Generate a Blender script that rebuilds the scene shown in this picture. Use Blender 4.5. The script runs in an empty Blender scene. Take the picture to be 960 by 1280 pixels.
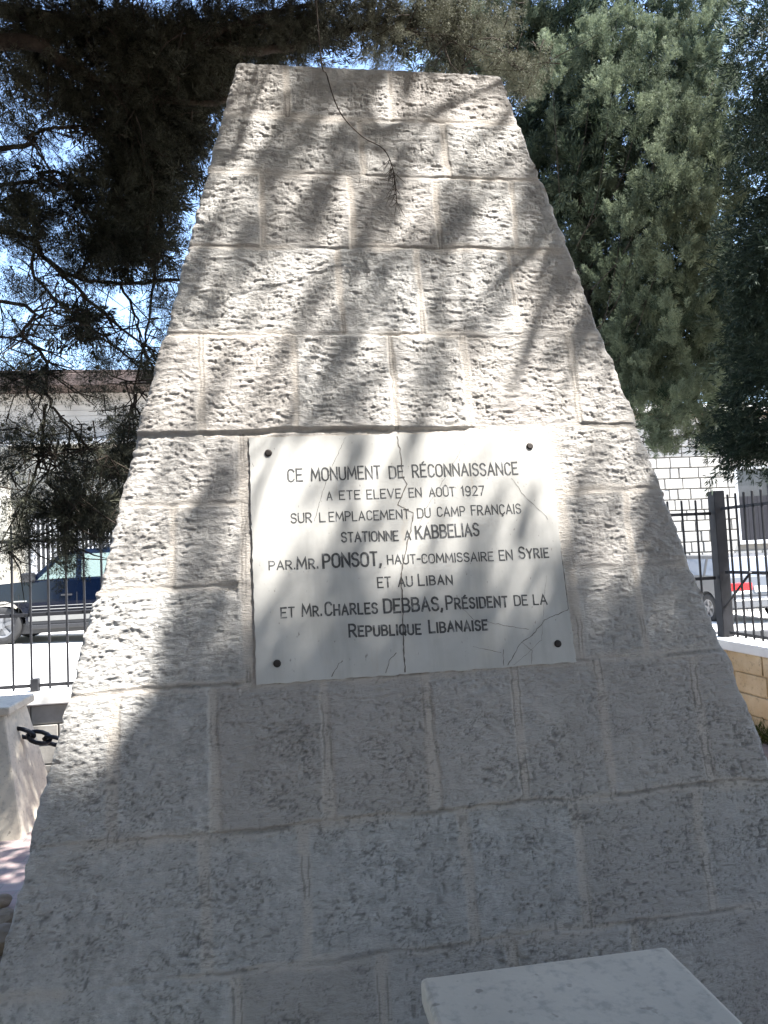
import bpy, bmesh, math, random
import numpy as np
from mathutils import Vector, Matrix

# ------------------------------------------------------------------ camera, world, sun, exposure
sc = bpy.context.scene
CAM = np.array([-0.439, -2.180, 1.600])
F_PX = 940.35                       # focal length in pixels of the 960 x 1280 photograph
YAW, PITCH, ROLL, LEAN = math.radians(8.36), math.radians(3.51), math.radians(-2.67), math.radians(9.43)
def _axes(yaw, pitch, roll):
    cy, sy, cp, sp = math.cos(yaw), math.sin(yaw), math.cos(pitch), math.sin(pitch)
    f = np.array([sy*cp, cy*cp, sp]); r = np.array([cy, -sy, 0.0]); u = np.cross(r, f)
    cr, sr = math.cos(roll), math.sin(roll)
    return np.array([cr*r + sr*u, -sr*r + cr*u, f])
AX = _axes(YAW, PITCH, ROLL)
cam = bpy.data.cameras.new('camera'); cam_o = bpy.data.objects.new('camera', cam)
sc.collection.objects.link(cam_o); sc.camera = cam_o
cam.sensor_fit = 'VERTICAL'; cam.sensor_height = 36.0; cam.lens = 36.0*F_PX/1280.0
cam.clip_start = 0.05; cam.clip_end = 3000
mw = Matrix.Identity(4)
for i in range(3):
    mw[i][0], mw[i][1], mw[i][2], mw[i][3] = AX[0][i], AX[1][i], -AX[2][i], CAM[i]
cam_o.matrix_world = mw

SUN = np.array([0.43, -0.23, 0.87]); SUN /= np.linalg.norm(SUN)
world = bpy.data.worlds.new('World'); sc.world = world; world.use_nodes = True
nt = world.node_tree
sky = nt.nodes.new('ShaderNodeTexSky'); sky.sky_type = 'NISHITA'; sky.sun_disc = False
sky.sun_elevation = math.asin(SUN[2]); sky.sun_rotation = math.atan2(SUN[0], SUN[1])
sky.air_density = 1.0; sky.dust_density = 0.8; sky.ozone_density = 1.0
bg = nt.nodes['Background']; bg.inputs['Strength'].default_value = 0.134
nt.links.new(sky.outputs[0], bg.inputs[0])
sun = bpy.data.lights.new('sun', 'SUN'); sun.energy = 5.0; sun.angle = math.radians(0.53); sun.color = (1.0, 0.975, 0.94)
sun_o = bpy.data.objects.new('sun', sun); sc.collection.objects.link(sun_o)
sun_o.rotation_euler = Vector(SUN).to_track_quat('Z', 'Y').to_euler(); sun_o.location = (6, -4, 14)
sc.view_settings.view_transform = 'Standard'; sc.view_settings.look = 'None'
sc.view_settings.gamma = 1.0; sc.view_settings.use_curve_mapping = False
sc.view_settings.exposure = 2.18
sc.cycles.max_bounces = 6; sc.cycles.diffuse_bounces = 3; sc.cycles.glossy_bounces = 3
sc.cycles.transmission_bounces = 4; sc.cycles.transparent_max_bounces = 8
sc.cycles.use_denoising = True

# ------------------------------------------------------------------ helpers
R_ = np.random.default_rng(11)
random.seed(5)
def ray(px, py):
    return np.array([(px-480)/F_PX, (640-py)/F_PX, 1.0]) @ AX
def at(px, py, Y):
    d = ray(px, py); return CAM + d*(Y-CAM[1])/d[1]
def project(P):
    d = (np.asarray(P)-CAM) @ AX.T
    return 480+F_PX*d[..., 0]/d[..., 2], 640-F_PX*d[..., 1]/d[..., 2], d[..., 2]
CL, SL = math.cos(LEAN), math.sin(LEAN)
FN = np.array([0, -CL, SL])
def on_face(px, py):
    d = ray(px, py); P = CAM - d*(CAM@FN)/(d@FN); return P[0], P[2]/CL
def face3(x, s, d=0.0):
    x, s, d = np.broadcast_arrays(np.asarray(x, float), s, d)
    return np.stack([x, s*SL - d*CL, s*CL + d*SL], -1)

_tab = R_.random((256, 256))
def vnoise(x, y, seed=0):
    x = np.asarray(x, float) + seed*17.37; y = np.asarray(y, float) + seed*9.71
    xi, yi = np.floor(x).astype(int), np.floor(y).astype(int); fx, fy = x-xi, y-yi
    fx = fx*fx*fx*(fx*(fx*6-15)+10); fy = fy*fy*fy*(fy*(fy*6-15)+10)
    a, b = _tab[xi & 255, yi & 255], _tab[(xi+1) & 255, yi & 255]
    c, d = _tab[xi & 255, (yi+1) & 255], _tab[(xi+1) & 255, (yi+1) & 255]
    return (a*(1-fx)+b*fx)*(1-fy) + (c*(1-fx)+d*fx)*fy
def fbm(x, y, seed=0, oct=3):
    t = 0; a = 0.5; n = 0
    for i in range(oct):
        t = t + a*vnoise(x*2**i, y*2**i, seed+i*3); n += a; a *= .5
    return t/n
def sstep(a, b, x):
    t = np.clip((x-a)/(b-a), 0, 1); return t*t*(3-2*t)

def link(o, parent=None):
    sc.collection.objects.link(o)
    if parent is not None:
        o.parent = parent
        o.matrix_parent_inverse = parent.matrix_world.inverted()
    return o
def tag(o, label=None, cat=None, group=None, kind=None):
    for k, v in (('label', label), ('category', cat), ('group', group), ('kind', kind)):
        if v: o[k] = v
    return o
def empty(name, loc, label, cat, group=None):
    o = bpy.data.objects.new(name, None); o.empty_display_size = .2
    sc.collection.objects.link(o); o.matrix_world = Matrix.Translation(Vector(loc))
    return tag(o, label, cat, group)
def np_mesh(name, V, F, mat, parent=None, attrs=None, smooth=False):
    """V (n,3) and F an (m,k) int array -> one mesh object"""
    me = bpy.data.meshes.new(name); F = np.asarray(F, np.int32); V = np.asarray(V, np.float32)
    me.vertices.add(len(V)); me.vertices.foreach_set('co', V.ravel())
    m, k = F.shape
    me.loops.add(m*k); me.loops.foreach_set('vertex_index', F.ravel())
    me.polygons.add(m); me.polygons.foreach_set('loop_start', np.arange(m, dtype=np.int32)*k)
    me.update(calc_edges=True)
    me.polygons.foreach_set('use_smooth', np.full(m, smooth))
    for an, av in (attrs or {}).items():
        at_ = me.attributes.new(an, 'FLOAT', 'POINT'); at_.data.foreach_set('value', np.asarray(av, np.float32))
    for mm in (mat if isinstance(mat, (list, tuple)) else [mat]): me.materials.append(mm)
    return link(bpy.data.objects.new(name, me), parent)

class MB:
    """collects shapes in world coordinates, builds ONE mesh object"""
    def __init__(s): s.bm = bmesh.new(); s.mi = 0
    def poly(s, pts):
        f = s.bm.faces.new([s.bm.verts.new(tuple(p)) for p in pts]); f.material_index = s.mi; return f
    def hexa(s, p):               # p: 8 points, 0-3 lower ring ccw, 4-7 upper ring
        v = [s.bm.verts.new(tuple(q)) for q in p]
        for a in ((3, 2, 1, 0), (4, 5, 6, 7), (0, 1, 5, 4), (1, 2, 6, 5), (2, 3, 7, 6), (3, 0, 4, 7)):
            f = s.bm.faces.new([v[i] for i in a]); f.material_index = s.mi
        return v
    def box(s, x0, x1, y0, y1, z0, z1):
        return s.hexa([(x0, y0, z0), (x1, y0, z0), (x1, y1, z0), (x0, y1, z0), (x0, y0, z1), (x1, y0, z1), (x1, y1, z1), (x0, y1, z1)])
    def tube(s, pts, rad, n=8, cap=True):
        pts = [Vector(p) for p in pts]; rings = []
        rad = [float(q) for q in rad] if hasattr(rad, '__len__') else [float(rad)]*len(pts)
        ref = Vector((.3, .2, 1)).normalized()
        for i, p in enumerate(pts):
            t = (pts[min(i+1, len(pts)-1)]-pts[max(i-1, 0)]).normalized()
            a = t.cross(ref)
            if a.length < .05: a = t.cross(Vector((1, 0, 0)))
            a.normalize(); b = t.cross(a)
            rings.append([s.bm.verts.new(p + rad[i]*(math.cos(2*math.pi*k/n)*a + math.sin(2*math.pi*k/n)*b)) for k in range(n)])
        for i in range(len(rings)-1):
            for k in range(n):
                f = s.bm.faces.new((rings[i][k], rings[i][(k+1) % n], rings[i+1][(k+1) % n], rings[i+1][k])); f.material_index = s.mi; f.smooth = True
        if cap:
            for r in (rings[0][::-1], rings[-1]):
                f = s.bm.faces.new(r); f.material_index = s.mi
    def prism(s, prof, y0, y1, fn=None):      # profile in (x,z), extruded along y
        fn = fn or (lambda x, y, z: (x, y, z))
        a = [s.bm.verts.new(fn(x, y0, z)) for x, z in prof]; b = [s.bm.verts.new(fn(x, y1, z)) for x, z in prof]
        n = len(prof)
        for i in range(n):
            f = s.bm.faces.new((a[i], a[(i+1) % n], b[(i+1) % n], b[i])); f.material_index = s.mi
        f = s.bm.faces.new(a[::-1]); f.material_index = s.mi; f = s.bm.faces.new(b); f.material_index = s.mi
    def ball(s, c, r, seg=8, ring=6):
        m = Matrix.Translation(Vector(c)) @ Matrix.Scale(r, 4)
        g = bmesh.ops.create_uvsphere(s.bm, u_segments=seg, v_segments=ring, radius=1, matrix=m)
        for v in g['verts']:
            for f in v.link_faces: f.material_index = s.mi; f.smooth = True
    def build(s, name, mat, parent=None, bevel=0, seg=2, smooth=False):
        bmesh.ops.recalc_face_normals(s.bm, faces=s.bm.faces)
        if bevel:
            bmesh.ops.bevel(s.bm, geom=[e for e in s.bm.edges], offset=bevel, segments=seg, affect='EDGES', profile=.5, clamp_overlap=True)
        me = bpy.data.meshes.new(name); s.bm.to_mesh(me); s.bm.free()
        for mm in (mat if isinstance(mat, (list, tuple)) else [mat]): me.materials.append(mm)
        if smooth:
            for p in me.polygons: p.use_smooth = True
        return link(bpy.data.objects.new(name, me), parent)

# ------------------------------------------------------------------ materials
class N:
    def __init__(s, name):
        s.m = bpy.data.materials.new(name); s.m.use_nodes = True; s.t = s.m.node_tree
        s.p = s.t.nodes['Principled BSDF']; s.out = s.t.nodes['Material Output']
    def n(s, typ, **kw):
        x = s.t.nodes.new('ShaderNode'+typ)
        for k, v in kw.items():
            if k in x.inputs.keys(): s.set(x.inputs[k], v)
            else: setattr(x, k, v)
        return x
    def set(s, sock, v):
        if isinstance(v, bpy.types.NodeSocket): s.t.links.new(v, sock)
        else: sock.default_value = v
    def coord(s): return s.n('TexCoord').outputs['Object']
    def noise(s, scale, detail=4, rough=.55, vec=None, dist=0, map_scale=None):
        vec = vec or s.coord()
        if map_scale:
            mp = s.n('Mapping'); s.set(mp.inputs['Scale'], map_scale); s.set(mp.inputs['Vector'], vec); vec = mp.outputs[0]
        return s.n('TexNoise', Vector=vec, Scale=scale, Detail=detail, Roughness=rough, Distortion=dist).outputs[0]
    def ramp(s, fac, stops):
        r = s.n('ValToRGB'); s.set(r.inputs[0], fac); e = r.color_ramp.elements
        while len(e) < len(stops): e.new(.5)
        for i, (p, c) in enumerate(stops):
            e[i].position = p; e[i].color = (c if len(c) == 4 else (*c, 1)) if hasattr(c, '__len__') else (c, c, c, 1)
        return r.outputs[0]
    def mix(s, fac, a, b, mode='MIX'):
        x = s.n('Mix'); x.data_type = 'RGBA'; x.blend_type = mode
        s.set(x.inputs[0], fac)
        for i, v in ((6, a), (7, b)):
            if not isinstance(v, bpy.types.NodeSocket) and len(v) == 3: v = (*v, 1)
            s.set(x.inputs[i], v)
        return x.outputs[2]
    def math(s, op, a, b=0.0):
        x = s.n('Math'); x.operation = op; s.set(x.inputs[0], a); s.set(x.inputs[1], b); return x.outputs[0]
    def attr(s, name):
        x = s.n('Attribute'); x.attribute_name = name; return x.outputs['Fac']
    def base(s, v): s.set(s.p.inputs['Base Color'], v if isinstance(v, bpy.types.NodeSocket) or len(v) == 4 else (*v, 1))
    def rough(s, v): s.set(s.p.inputs['Roughness'], v)
    def spec(s, v): s.set(s.p.inputs['Specular IOR Level'], v)
    def bump(s, h, strength=.5, dist=.01):
        b = s.n('Bump', Strength=strength, Distance=dist); s.set(b.inputs['Height'], h); s.t.links.new(b.outputs[0], s.p.inputs['Normal'])

def simple(name, col, rough=.6, var=.15, scale=8, bump=0, metal=0, spec=.5, dist=.004):
    k = N(name); n = k.noise(scale, 5)
    c = k.ramp(n, [(.3, tuple(x*(1-var) for x in col)), (.7, tuple(min(1, x*(1+var)) for x in col))])
    k.base(c); k.rough(rough); k.spec(spec); k.set(k.p.inputs['Metallic'], metal)
    if bump: k.bump(k.noise(scale*6, 5), bump, dist)
    return k.m

def mat_monument():
    k = N('rough_limestone'); gr, mo, tint = k.attr('grime'), k.attr('mortar'), k.attr('tint')
    base = k.mix(k.ramp(k.noise(3.0, 5), [(.3, 0.0), (.7, 1.0)]), (.495, .473, .440), (.605, .587, .558))
    base = k.mix(k.ramp(k.noise(26, 5, .7), [(.40, 0.0), (.66, .65)]), base, (.30, .288, .27))
    base = k.mix(tint, base, (.41, .375, .34))
    # brownish pink staining that runs over patches of the stone
    base = k.mix(k.ramp(k.noise(1.7, 4, .6), [(.53, 0.0), (.72, .28)]), base, (.36, .31, .285))
    # rain streaks and grey weathering
    base = k.mix(k.ramp(k.noise(1.0, 5, .62, map_scale=(7, 3, .9)), [(.50, 0.0), (.72, .30)]), base, (.32, .30, .27))
    base = k.mix(k.ramp(k.noise(2.6, 4, .6), [(.58, 0.0), (.74, .35)]), base, (.64, .61, .56))
    mort = k.mix(k.noise(18, 4), (.45, .395, .34), (.62, .565, .495))
    base = k.mix(k.math('MULTIPLY', mo, .80), base, mort)
    # dark lichen and dirt lodged in the tool marks, and small black pits
    base = k.mix(k.math('MULTIPLY', gr, .70), base, (.12, .115, .108))
    pits = k.ramp(k.noise(95, 3, .6, map_scale=(1, 1, 1.6)), [(.66, 0.0), (.73, .75)])
    pits = k.math('MULTIPLY', pits, k.ramp(k.noise(5, 3), [(.40, 0.1), (.62, 1.0)]))
    base = k.mix(pits, base, (.13, .12, .11))
    k.base(base); k.rough(.93); k.spec(.2)
    h = k.math('ADD', k.noise(95, 5, .7, map_scale=(.55, 1, 1.5), dist=.6), k.math('MULTIPLY', k.noise(380, 3), .30))
    k.bump(h, 1.0, .0075)
    return k.m
def mat_plaque():
    k = N('white_marble')
    b = k.mix(k.ramp(k.noise(4, 6, .6), [(.35, 0.0), (.75, 1.0)]), (.515, .50, .465), (.40, .388, .358))
    b = k.mix(k.ramp(k.noise(30, 6, .7, map_scale=(1, 1, .35)), [(.55, 0.0), (.8, .45)]), b, (.50, .48, .45))
    b = k.mix(k.ramp(k.noise(1.0, 5, .62, map_scale=(16, 3, 2.2)), [(.50, 0.0), (.74, .40)]), b, (.30, .285, .255))
    # rusty runs and grey specks
    b = k.mix(k.ramp(k.noise(16, 4, .6, map_scale=(1.6, 1, .16)), [(.66, 0.0), (.80, .45)]), b, (.45, .34, .22))
    b = k.mix(k.ramp(k.noise(75, 2, .5, map_scale=(1.3, 1, .55)), [(.715, 0.0), (.76, .75)]), b, (.22, .20, .18))
    k.base(b); k.rough(k.ramp(k.noise(9, 4), [(.3, .42), (.7, .62)])); k.spec(.35)
    k.bump(k.noise(60, 5), .12, .002)
    return k.m
def mat_crack():
    return simple('crack_dirt', (.13, .115, .10), .95, .3, 40)
def mat_letters():
    k = N('worn_black_paint')
    k.base(k.ramp(k.noise(45, 5, .7), [(.34, .035), (.55, .07), (.72, .30)])); k.rough(.75); return k.m
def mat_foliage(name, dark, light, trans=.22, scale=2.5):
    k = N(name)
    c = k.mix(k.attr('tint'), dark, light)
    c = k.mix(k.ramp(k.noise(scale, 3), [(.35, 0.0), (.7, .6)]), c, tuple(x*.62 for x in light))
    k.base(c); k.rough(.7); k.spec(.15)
    tr = k.n('BsdfTranslucent'); k.set(tr.inputs[0], c)
    mx = k.n('MixShader'); k.set(mx.inputs[0], trans)
    k.t.links.new(k.p.outputs[0], mx.inputs[1]); k.t.links.new(tr.outputs[0], mx.inputs[2])
    k.t.links.new(mx.outputs[0], k.out.inputs[0]); return k.m
def mat_bark():
    k = N('grey_brown_bark')
    k.base(k.ramp(k.noise(14, 6, .7, map_scale=(1, 1, .3)), [(.3, (.020, .016, .013)), (.7, (.085, .068, .054))])); k.rough(.95); k.spec(.15)
    k.bump(k.noise(40, 5, .7, map_scale=(1, 1, .25)), .7, .012); return k.m
def mat_pavers():
    k = N('pink_pavers'); br = k.n('TexBrick', Scale=1.0)
    k.set(br.inputs['Vector'], k.coord()); br.offset = .5
    for a, b in (('Brick Width', .2), ('Row Height', .1), ('Mortar Size', .005), ('Color1', (.27, .19, .18, 1)), ('Color2', (.32, .25, .23, 1)), ('Mortar', (.22, .19, .17, 1))): k.set(br.inputs[a], b)
    k.base(k.mix(k.ramp(k.noise(7, 6, .7), [(.4, 0.0), (.75, .6)]), br.outputs[0], (.36, .32, .30))); k.rough(.9)
    k.bump(k.noise(60, 5), .3, .004); return k.m

M = dict(
    stone=mat_monument(), marble=mat_plaque(), crack=mat_crack(), ink=mat_letters(), bark=mat_bark(), paver=mat_pavers(),
    bolt=simple('rusty_bolt', (.035, .028, .024), .6, .4, 60, .3, .5),
    iron=simple('grey_fence_paint', (.024, .0245, .028), .6, .25, 9, .12, 0, .2),
    chain=simple('painted_chain', (.010, .012, .018), .4, .4, 30, .2, .6),
    polished=None,
    concrete=simple('pale_concrete', (.62, .60, .56), .92, .09, 2.5, .25),
    soil=simple('dry_soil', (.20, .15, .105), .97, .35, 12, .6),
    coping=simple('pale_coping', (.66, .64, .60), .85, .10, 5, .2),
    greywall=simple('grey_wall_block', (.27, .255, .23), .92, .22, 7, .5),
    tanwall=None,
    plaster=simple('cream_plaster', (.35, .33, .28), .9, .06, 1.4, .15),
    plaster_band=simple('stone_band', (.33, .31, .28), .9, .10, 3, .3),
    fascia=simple('brown_fascia', (.060, .040, .033), .7, .3, 5, .2),
    roof=simple('roof_tiles', (.24, .12, .08), .9, .25, 6, .5),
    house=simple('white_limestone_blocks', (.34, .325, .298), .9, .10, 5, .4),
    house_mortar=simple('grey_mortar', (.15, .14, .125), .95, .15, 9, .3),
    window=simple('dark_window', (.030, .030, .036), .18, .3, 3),
    frame=simple('window_frame_grey', (.42, .43, .44), .55, .1, 6),
    shutter=simple('dark_shutter', (.014, .0135, .017), .7, .2, 6, .2, 0, .2),
    curtain=simple('pale_curtain', (.60, .60, .60), .9, .08, 4),
    grass=mat_foliage('grass_blades', (.06, .085, .02), (.13, .15, .05), .25),
)
def mat_polished():
    k = N('honed_limestone')
    b = k.mix(k.ramp(k.noise(5, 5), [(.3, 0.0), (.7, 1.0)]), (.56, .50, .41), (.47, .42, .345))
    b = k.mix(k.ramp(k.noise(38, 4, .6), [(.50, 0.0), (.70, .55)]), b, (.27, .25, .22))
    b = k.mix(k.ramp(k.noise(34, 2, .4), [(.68, 0.0), (.74, .6)]), b, (.15, .13, .11))
    k.base(b); k.rough(.62); k.spec(.3); k.bump(k.noise(90, 4), .15, .003); return k.m
M['polished'] = mat_polished()
def mat_tan():
    k = N('tan_sandstone')
    b = k.mix(k.ramp(k.noise(6, 5), [(.3, 0.0), (.7, 1.0)]), (.50, .36, .20), (.62, .49, .31))
    b = k.mix(k.ramp(k.noise(22, 5, .7), [(.56, 0.0), (.74, .8)]), b, (.20, .14, .085))
    k.base(b); k.rough(.9); k.bump(k.noise(40, 5, .7), .6, .01); return k.m
M['tanwall'] = mat_tan()
M['cypress'] = mat_foliage('cypress_foliage', (.012, .026, .013), (.25, .29, .185), .28)
M['cypress_far'] = mat_foliage('cypress_foliage_bluish', (.016, .028, .020), (.045, .066, .042), .15)
M['cedar'] = mat_foliage('cedar_foliage', (.017, .019, .014), (.150, .152, .105), .12)
M['cone'] = simple('cone_scales', (.06, .045, .032), .85, .3, 40)

def car_paint(name, col, rough=.22, metal=.3):
    k = N(name); k.base(col); k.rough(rough); k.set(k.p.inputs['Metallic'], metal)
    k.set(k.p.inputs['Coat Weight'], .18); k.spec(.3); k.set(k.p.inputs['Coat Roughness'], .06)
    k.bump(k.noise(3, 2), .02, .01); return k.m
M['navy'] = car_paint('navy_car_paint', (.001, .003, .010), .12, .0)
M['silver'] = car_paint('silver_car_paint', (.12, .124, .132), .35, .3)
M['cladding'] = simple('grey_cladding', (.17, .168, .16), .55, .06, 6)
M['blackplastic'] = simple('black_plastic', (.014, .014, .016), .5, .2, 20)
M['tyre'] = simple('tyre_rubber', (.020, .020, .021), .85, .2, 20)
M['alloy'] = simple('alloy_rim', (.17, .17, .175), .4, .06, 6, 0, .2)
M['chrome'] = simple('bright_trim', (.75, .75, .76), .2, .04, 6, 0, .9)
M['redlamp'] = simple('red_lens', (.55, .015, .02), .2, .2, 30)
M['plate'] = simple('white_plate', (.78, .78, .76), .5, .04, 10)
def glass_mat(name, tint, alpha):
    k = N(name); k.base(tint); k.rough(.04); k.spec(.6)
    k.set(k.p.inputs['Transmission Weight'], alpha); k.set(k.p.inputs['IOR'], 1.2); return k.m
M['carglass'] = glass_mat('green_car_glass', (.55, .72, .66), .75)
M['skyglass'] = simple('car_rear_glass', (.16, .19, .24), .08, .1, 3, 0, 0, 1.0)

# ------------------------------------------------------------------ setting: ground, road
def road_z(x, y=0): return .19 - .0286*np.clip(x, -30, 30)
mb = MB(); mb.box(-9, 3.32, -9, 3.98, -.25, 0.0); g = mb.build('pavement', M['paver']); tag(g, kind='structure')
mb = MB(); mb.box(3.32, 3.79, -9, 4.32, -.30, -.02); g = mb.build('planting_bed', M['soil']); tag(g, kind='structure')
# the street behind, tilting gently down to the right, as one sheet that reaches the horizon
xs = np.concatenate([[-900, -200, -60], np.linspace(-30, 30, 31), [60, 200, 900]]); ys = np.array([4.22, 5, 6, 8, 10, 12, 15, 20, 40, 120, 900])
Vg = np.array([[x, y, road_z(x)] for y in ys for x in xs]); nx = len(xs)
Fg = np.array([[j*nx+i, j*nx+i+1, (j+1)*nx+i+1, (j+1)*nx+i] for j in range(len(ys)-1) for i in range(nx-1)])
tag(np_mesh('road', Vg, Fg, M['concrete']), kind='structure')
xs2 = np.array([-900, -200, -30, -9.0]); 
mb = MB(); mb.poly([(-900, -900, -.3), (900, -900, -.3), (900, 4.3, -.3), (-900, 4.3, -.3)]); tag(mb.build('ground', M['soil']), kind='structure')
# low dark strip along the far carriageway, in front of the silver car
mb = MB()
for i in range(10):
    x0 = 4.0 + i*1.2; z0 = road_z(x0); z1 = road_z(x0+1.19)
    mb.hexa([(x0, 9.55, z0-.05), (x0+1.19, 9.55, z1-.05), (x0+1.19, 9.75, z1-.05), (x0, 9.75, z0-.05), (x0, 9.56, z0+.11), (x0+1.19, 9.56, z1+.11), (x0+1.19, 9.75, z1+.11), (x0, 9.75, z0+.11)])
tag(mb.build('road_strip', simple('dark_strip', (.05, .05, .052), .9, .2, 8), bevel=.012), kind='structure')

# ------------------------------------------------------------------ the monument
def halfw(s): return 1.194 - .2397*(s-.7)
S_TOP = 3.535
PX0, PX1, PS0, PS1 = -.511, .525, 1.247, 2.047            # the plaque on the face
ROWS_S = [3.535, 3.304, 3.06, 2.761, 2.42, 2.064, 1.8275, 1.56, 1.2526, .829, .4556, .07, -.05]
def fx(px, py): return on_face(px, py)[0]
JOINTS = {0: [fx(358, 110), fx(487, 112)], 1: [fx(452, 185), fx(556, 185)], 2: [fx(328, 265), fx(440, 265), fx(547, 262), fx(642, 267)],
          3: [fx(425, 350), fx(525, 365), fx(641, 362)], 4: [fx(253, 480), fx(369, 485), fx(493, 492), fx(583, 475), fx(718, 475)],
          5: [-.535, .545], 6: [fx(217, 690), -.535, .55, fx(788, 665)], 7: [-.535, .55, fx(803, 770)],
          8: [fx(142, 940), fx(269, 950), fx(408, 940), fx(538, 925), fx(650, 915), fx(757, 905), fx(877, 905)],
          9: [fx(257, 1120), fx(382, 1110), fx(586, 1100), fx(727, 1085), fx(880, 1060)],
          10: [fx(295, 1255), fx(480, 1235), fx(640, 1210), fx(795, 1190)], 11: [-.6, .1, .7]}
def stone_height(x, s, seed=0, joints=JOINTS, plaque=True):
    """chiselled block surface: returns height, grime, mortar, tint"""
    wx = x + .010*(vnoise(x*9, s*9, seed+1)-.5) + .006*(vnoise(x*40, s*40, seed+2)-.5)
    ws = s + .012*(vnoise(x*6, s*6, seed+3)-.5) + .006*(vnoise(x*34, s*34, seed+4)-.5)
    row = np.zeros(x.shape, int)
    for k, v in enumerate(ROWS_S[1:-1]): row[ws < v] = k+1
    dist = np.full(x.shape, 9.0); distv = np.full(x.shape, 9.0); bid = row*10
    for k, v in enumerate(ROWS_S[:-1]):
        if k == 0: continue
        dd = np.abs(ws-v)
        if plaque and k in (6, 7): dd = np.where((wx > PX0) & (wx < PX1), 9, dd)
        dist = np.minimum(dist, dd)
    for k, js in joints.items():
        inr = row == k
        for j in js:
            distv = np.where(inr, np.minimum(distv, np.abs(wx-j)), distv)
            bid = np.where(inr & (wx > j), bid+1, bid)
    rt = np.random.default_rng(40+seed)
    boff, btil, btin = rt.normal(0, .0022, 400), rt.normal(0, .010, 400), rt.random(400)
    roff = np.where(row == 4, .0085*sstep(.35, -.1, x), 0) + np.where(row == 8, .003, 0); off = boff[bid % 400]*.8 + roff
    mw_ = .0012 + .006*vnoise(x*5, s*5, seed+6)**2; mv_ = .0015 + .008*vnoise(x*5, s*4, seed+40) + np.where(row >= 8, .0055, 0)
    jh = sstep(mw_, mw_+.007, dist); jv = sstep(mv_, mv_+.010, distv)     # 0 in the joint, 1 on the block
    jn = np.minimum(jh, jv); dall = np.minimum(dist, distv)
    field = .15+.85*sstep(.004, .030, dall)               # rough field inside the drafted margin
    low = sstep(.9, 1.45, s)                              # lower courses are less deeply worked
    # short, mostly level tool marks
    ax = 40 - 6*low; ay = 84 + 30*low
    n1 = vnoise(x*ax + 2.4*vnoise(x*15, s*15, seed+7), s*ay + 2.6*vnoise(x*22, s*10, seed+8), seed+9)
    n2 = vnoise(x*ax*1.8 + 2*vnoise(x*20, s*20, seed+12), s*ay*1.5 + 2*vnoise(x*25, s*18, seed+13), seed+10)
    n3 = vnoise(x*80 + 3*vnoise(x*19, s*19, seed+27), s*98 + 3*vnoise(x*23, s*21, seed+28), seed+29)
    w1 = np.clip(1-np.abs(n1-.5)*7.5, 0, 1); w2 = np.clip(1-np.abs(n2-.5)*7.5, 0, 1); w3 = np.clip(1-np.abs(n3-.5)*9, 0, 1)
    gate = sstep(.36, .60, fbm(x*9, s*9, seed+15)); gate2 = sstep(.40, .64, fbm(x*12, s*16, seed+16)); gate3 = sstep(.36, .58, fbm(x*11, s*11, seed+30))
    flutes = vnoise(x*24 + 2*vnoise(x*12, s*12, seed+20), s*92 + 3.6*vnoise(x*13, s*16, seed+21), seed+22)
    scale = np.clip((flutes-.35)*2.4, 0, 1)                # flakes with a sharp lower lip
    h = off + btil[bid % 400]*.10*np.sin(x*9+bid)
    h = h + .006*(fbm(x*5, s*6, seed+17)-.5) + .0042*(fbm(x*48, s*80, seed+18)-.5)*field
    h = h + field*(.35+.65*low)*.0027*scale - field*(.0030*w1*gate*(.6+.4*low) + .0024*w2*gate2*(.75+.25*low) + .0017*w3*gate3)
    h = roff*jh + (h-roff)*jn - (1-jh)*(.0010+.0030*vnoise(x*12, s*12, seed+19)) - (1-jv)*(.0004+.0018*vnoise(x*12, s*7, seed+41))
    gr = np.clip(0.8*w1**3*gate*(1-.5*low) + 1.1*w2**3*gate2*(1-.75*low) + 1.1*w3**3*gate3*(1-.6*low), 0, 1)*sstep(.24, .52, vnoise(x*19, s*19, seed+23))
    n4 = vnoise(x*100 + 2*vnoise(x*31, s*31, seed+44), s*120 + 2*vnoise(x*29, s*27, seed+45), seed+46)
    p4 = sstep(.72, .84, n4)*sstep(.34, .56, fbm(x*6, s*6, seed+47)); h = h - .0020*p4*field; gr = np.clip(gr*(1-.45*low) + p4*(.60-.45*low), 0, 1)
    gr = np.clip(gr + (1-jh)*(.08+.6*sstep(.48, .72, vnoise(x*8, s*8, seed+24))) + (1-sstep(.001, .004, np.abs(distv-mv_)))*.75*sstep(.48, .70, vnoise(x*7, s*9, seed+42)), 0, 1)
    mo = np.maximum((1-sstep(mw_+.002, mw_+.034*(.15+vnoise(x*7, s*7, seed+25)), dist))*sstep(.15, .5, vnoise(x*3+7, s*3, seed+26)), (1-sstep(mv_, mv_+.014, distv)))
    # a pale chip broken out left of the plaque
    if plaque:
        cx, cs = on_face(287, 738); r2 = ((x-cx)/.040)**2+((s-cs)/.030)**2
        h = h - .013*np.exp(-r2*1.4); gr = gr*(1-np.exp(-r2))
        inside = (x > PX0+.006) & (x < PX1-.008) & (s > PS0+.008) & (s < PS1-.006)
        band = (x > PX0-.030) & (x < PX1+.026) & (s > PS0-.006) & (s < PS1+.004)
        h = np.where(inside, -.012, h); mo = np.where(band, np.maximum(mo, .75), mo); gr = np.where(inside, gr*.4, gr)
        near = (x > PX0-.05) & (x < PX1+.05) & (s > PS0-.03) & (s < PS1+.004); h = np.where(near & ~inside, np.minimum(h, .002)*.5, h)
    return h, gr, mo, btin[bid % 400]

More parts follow.
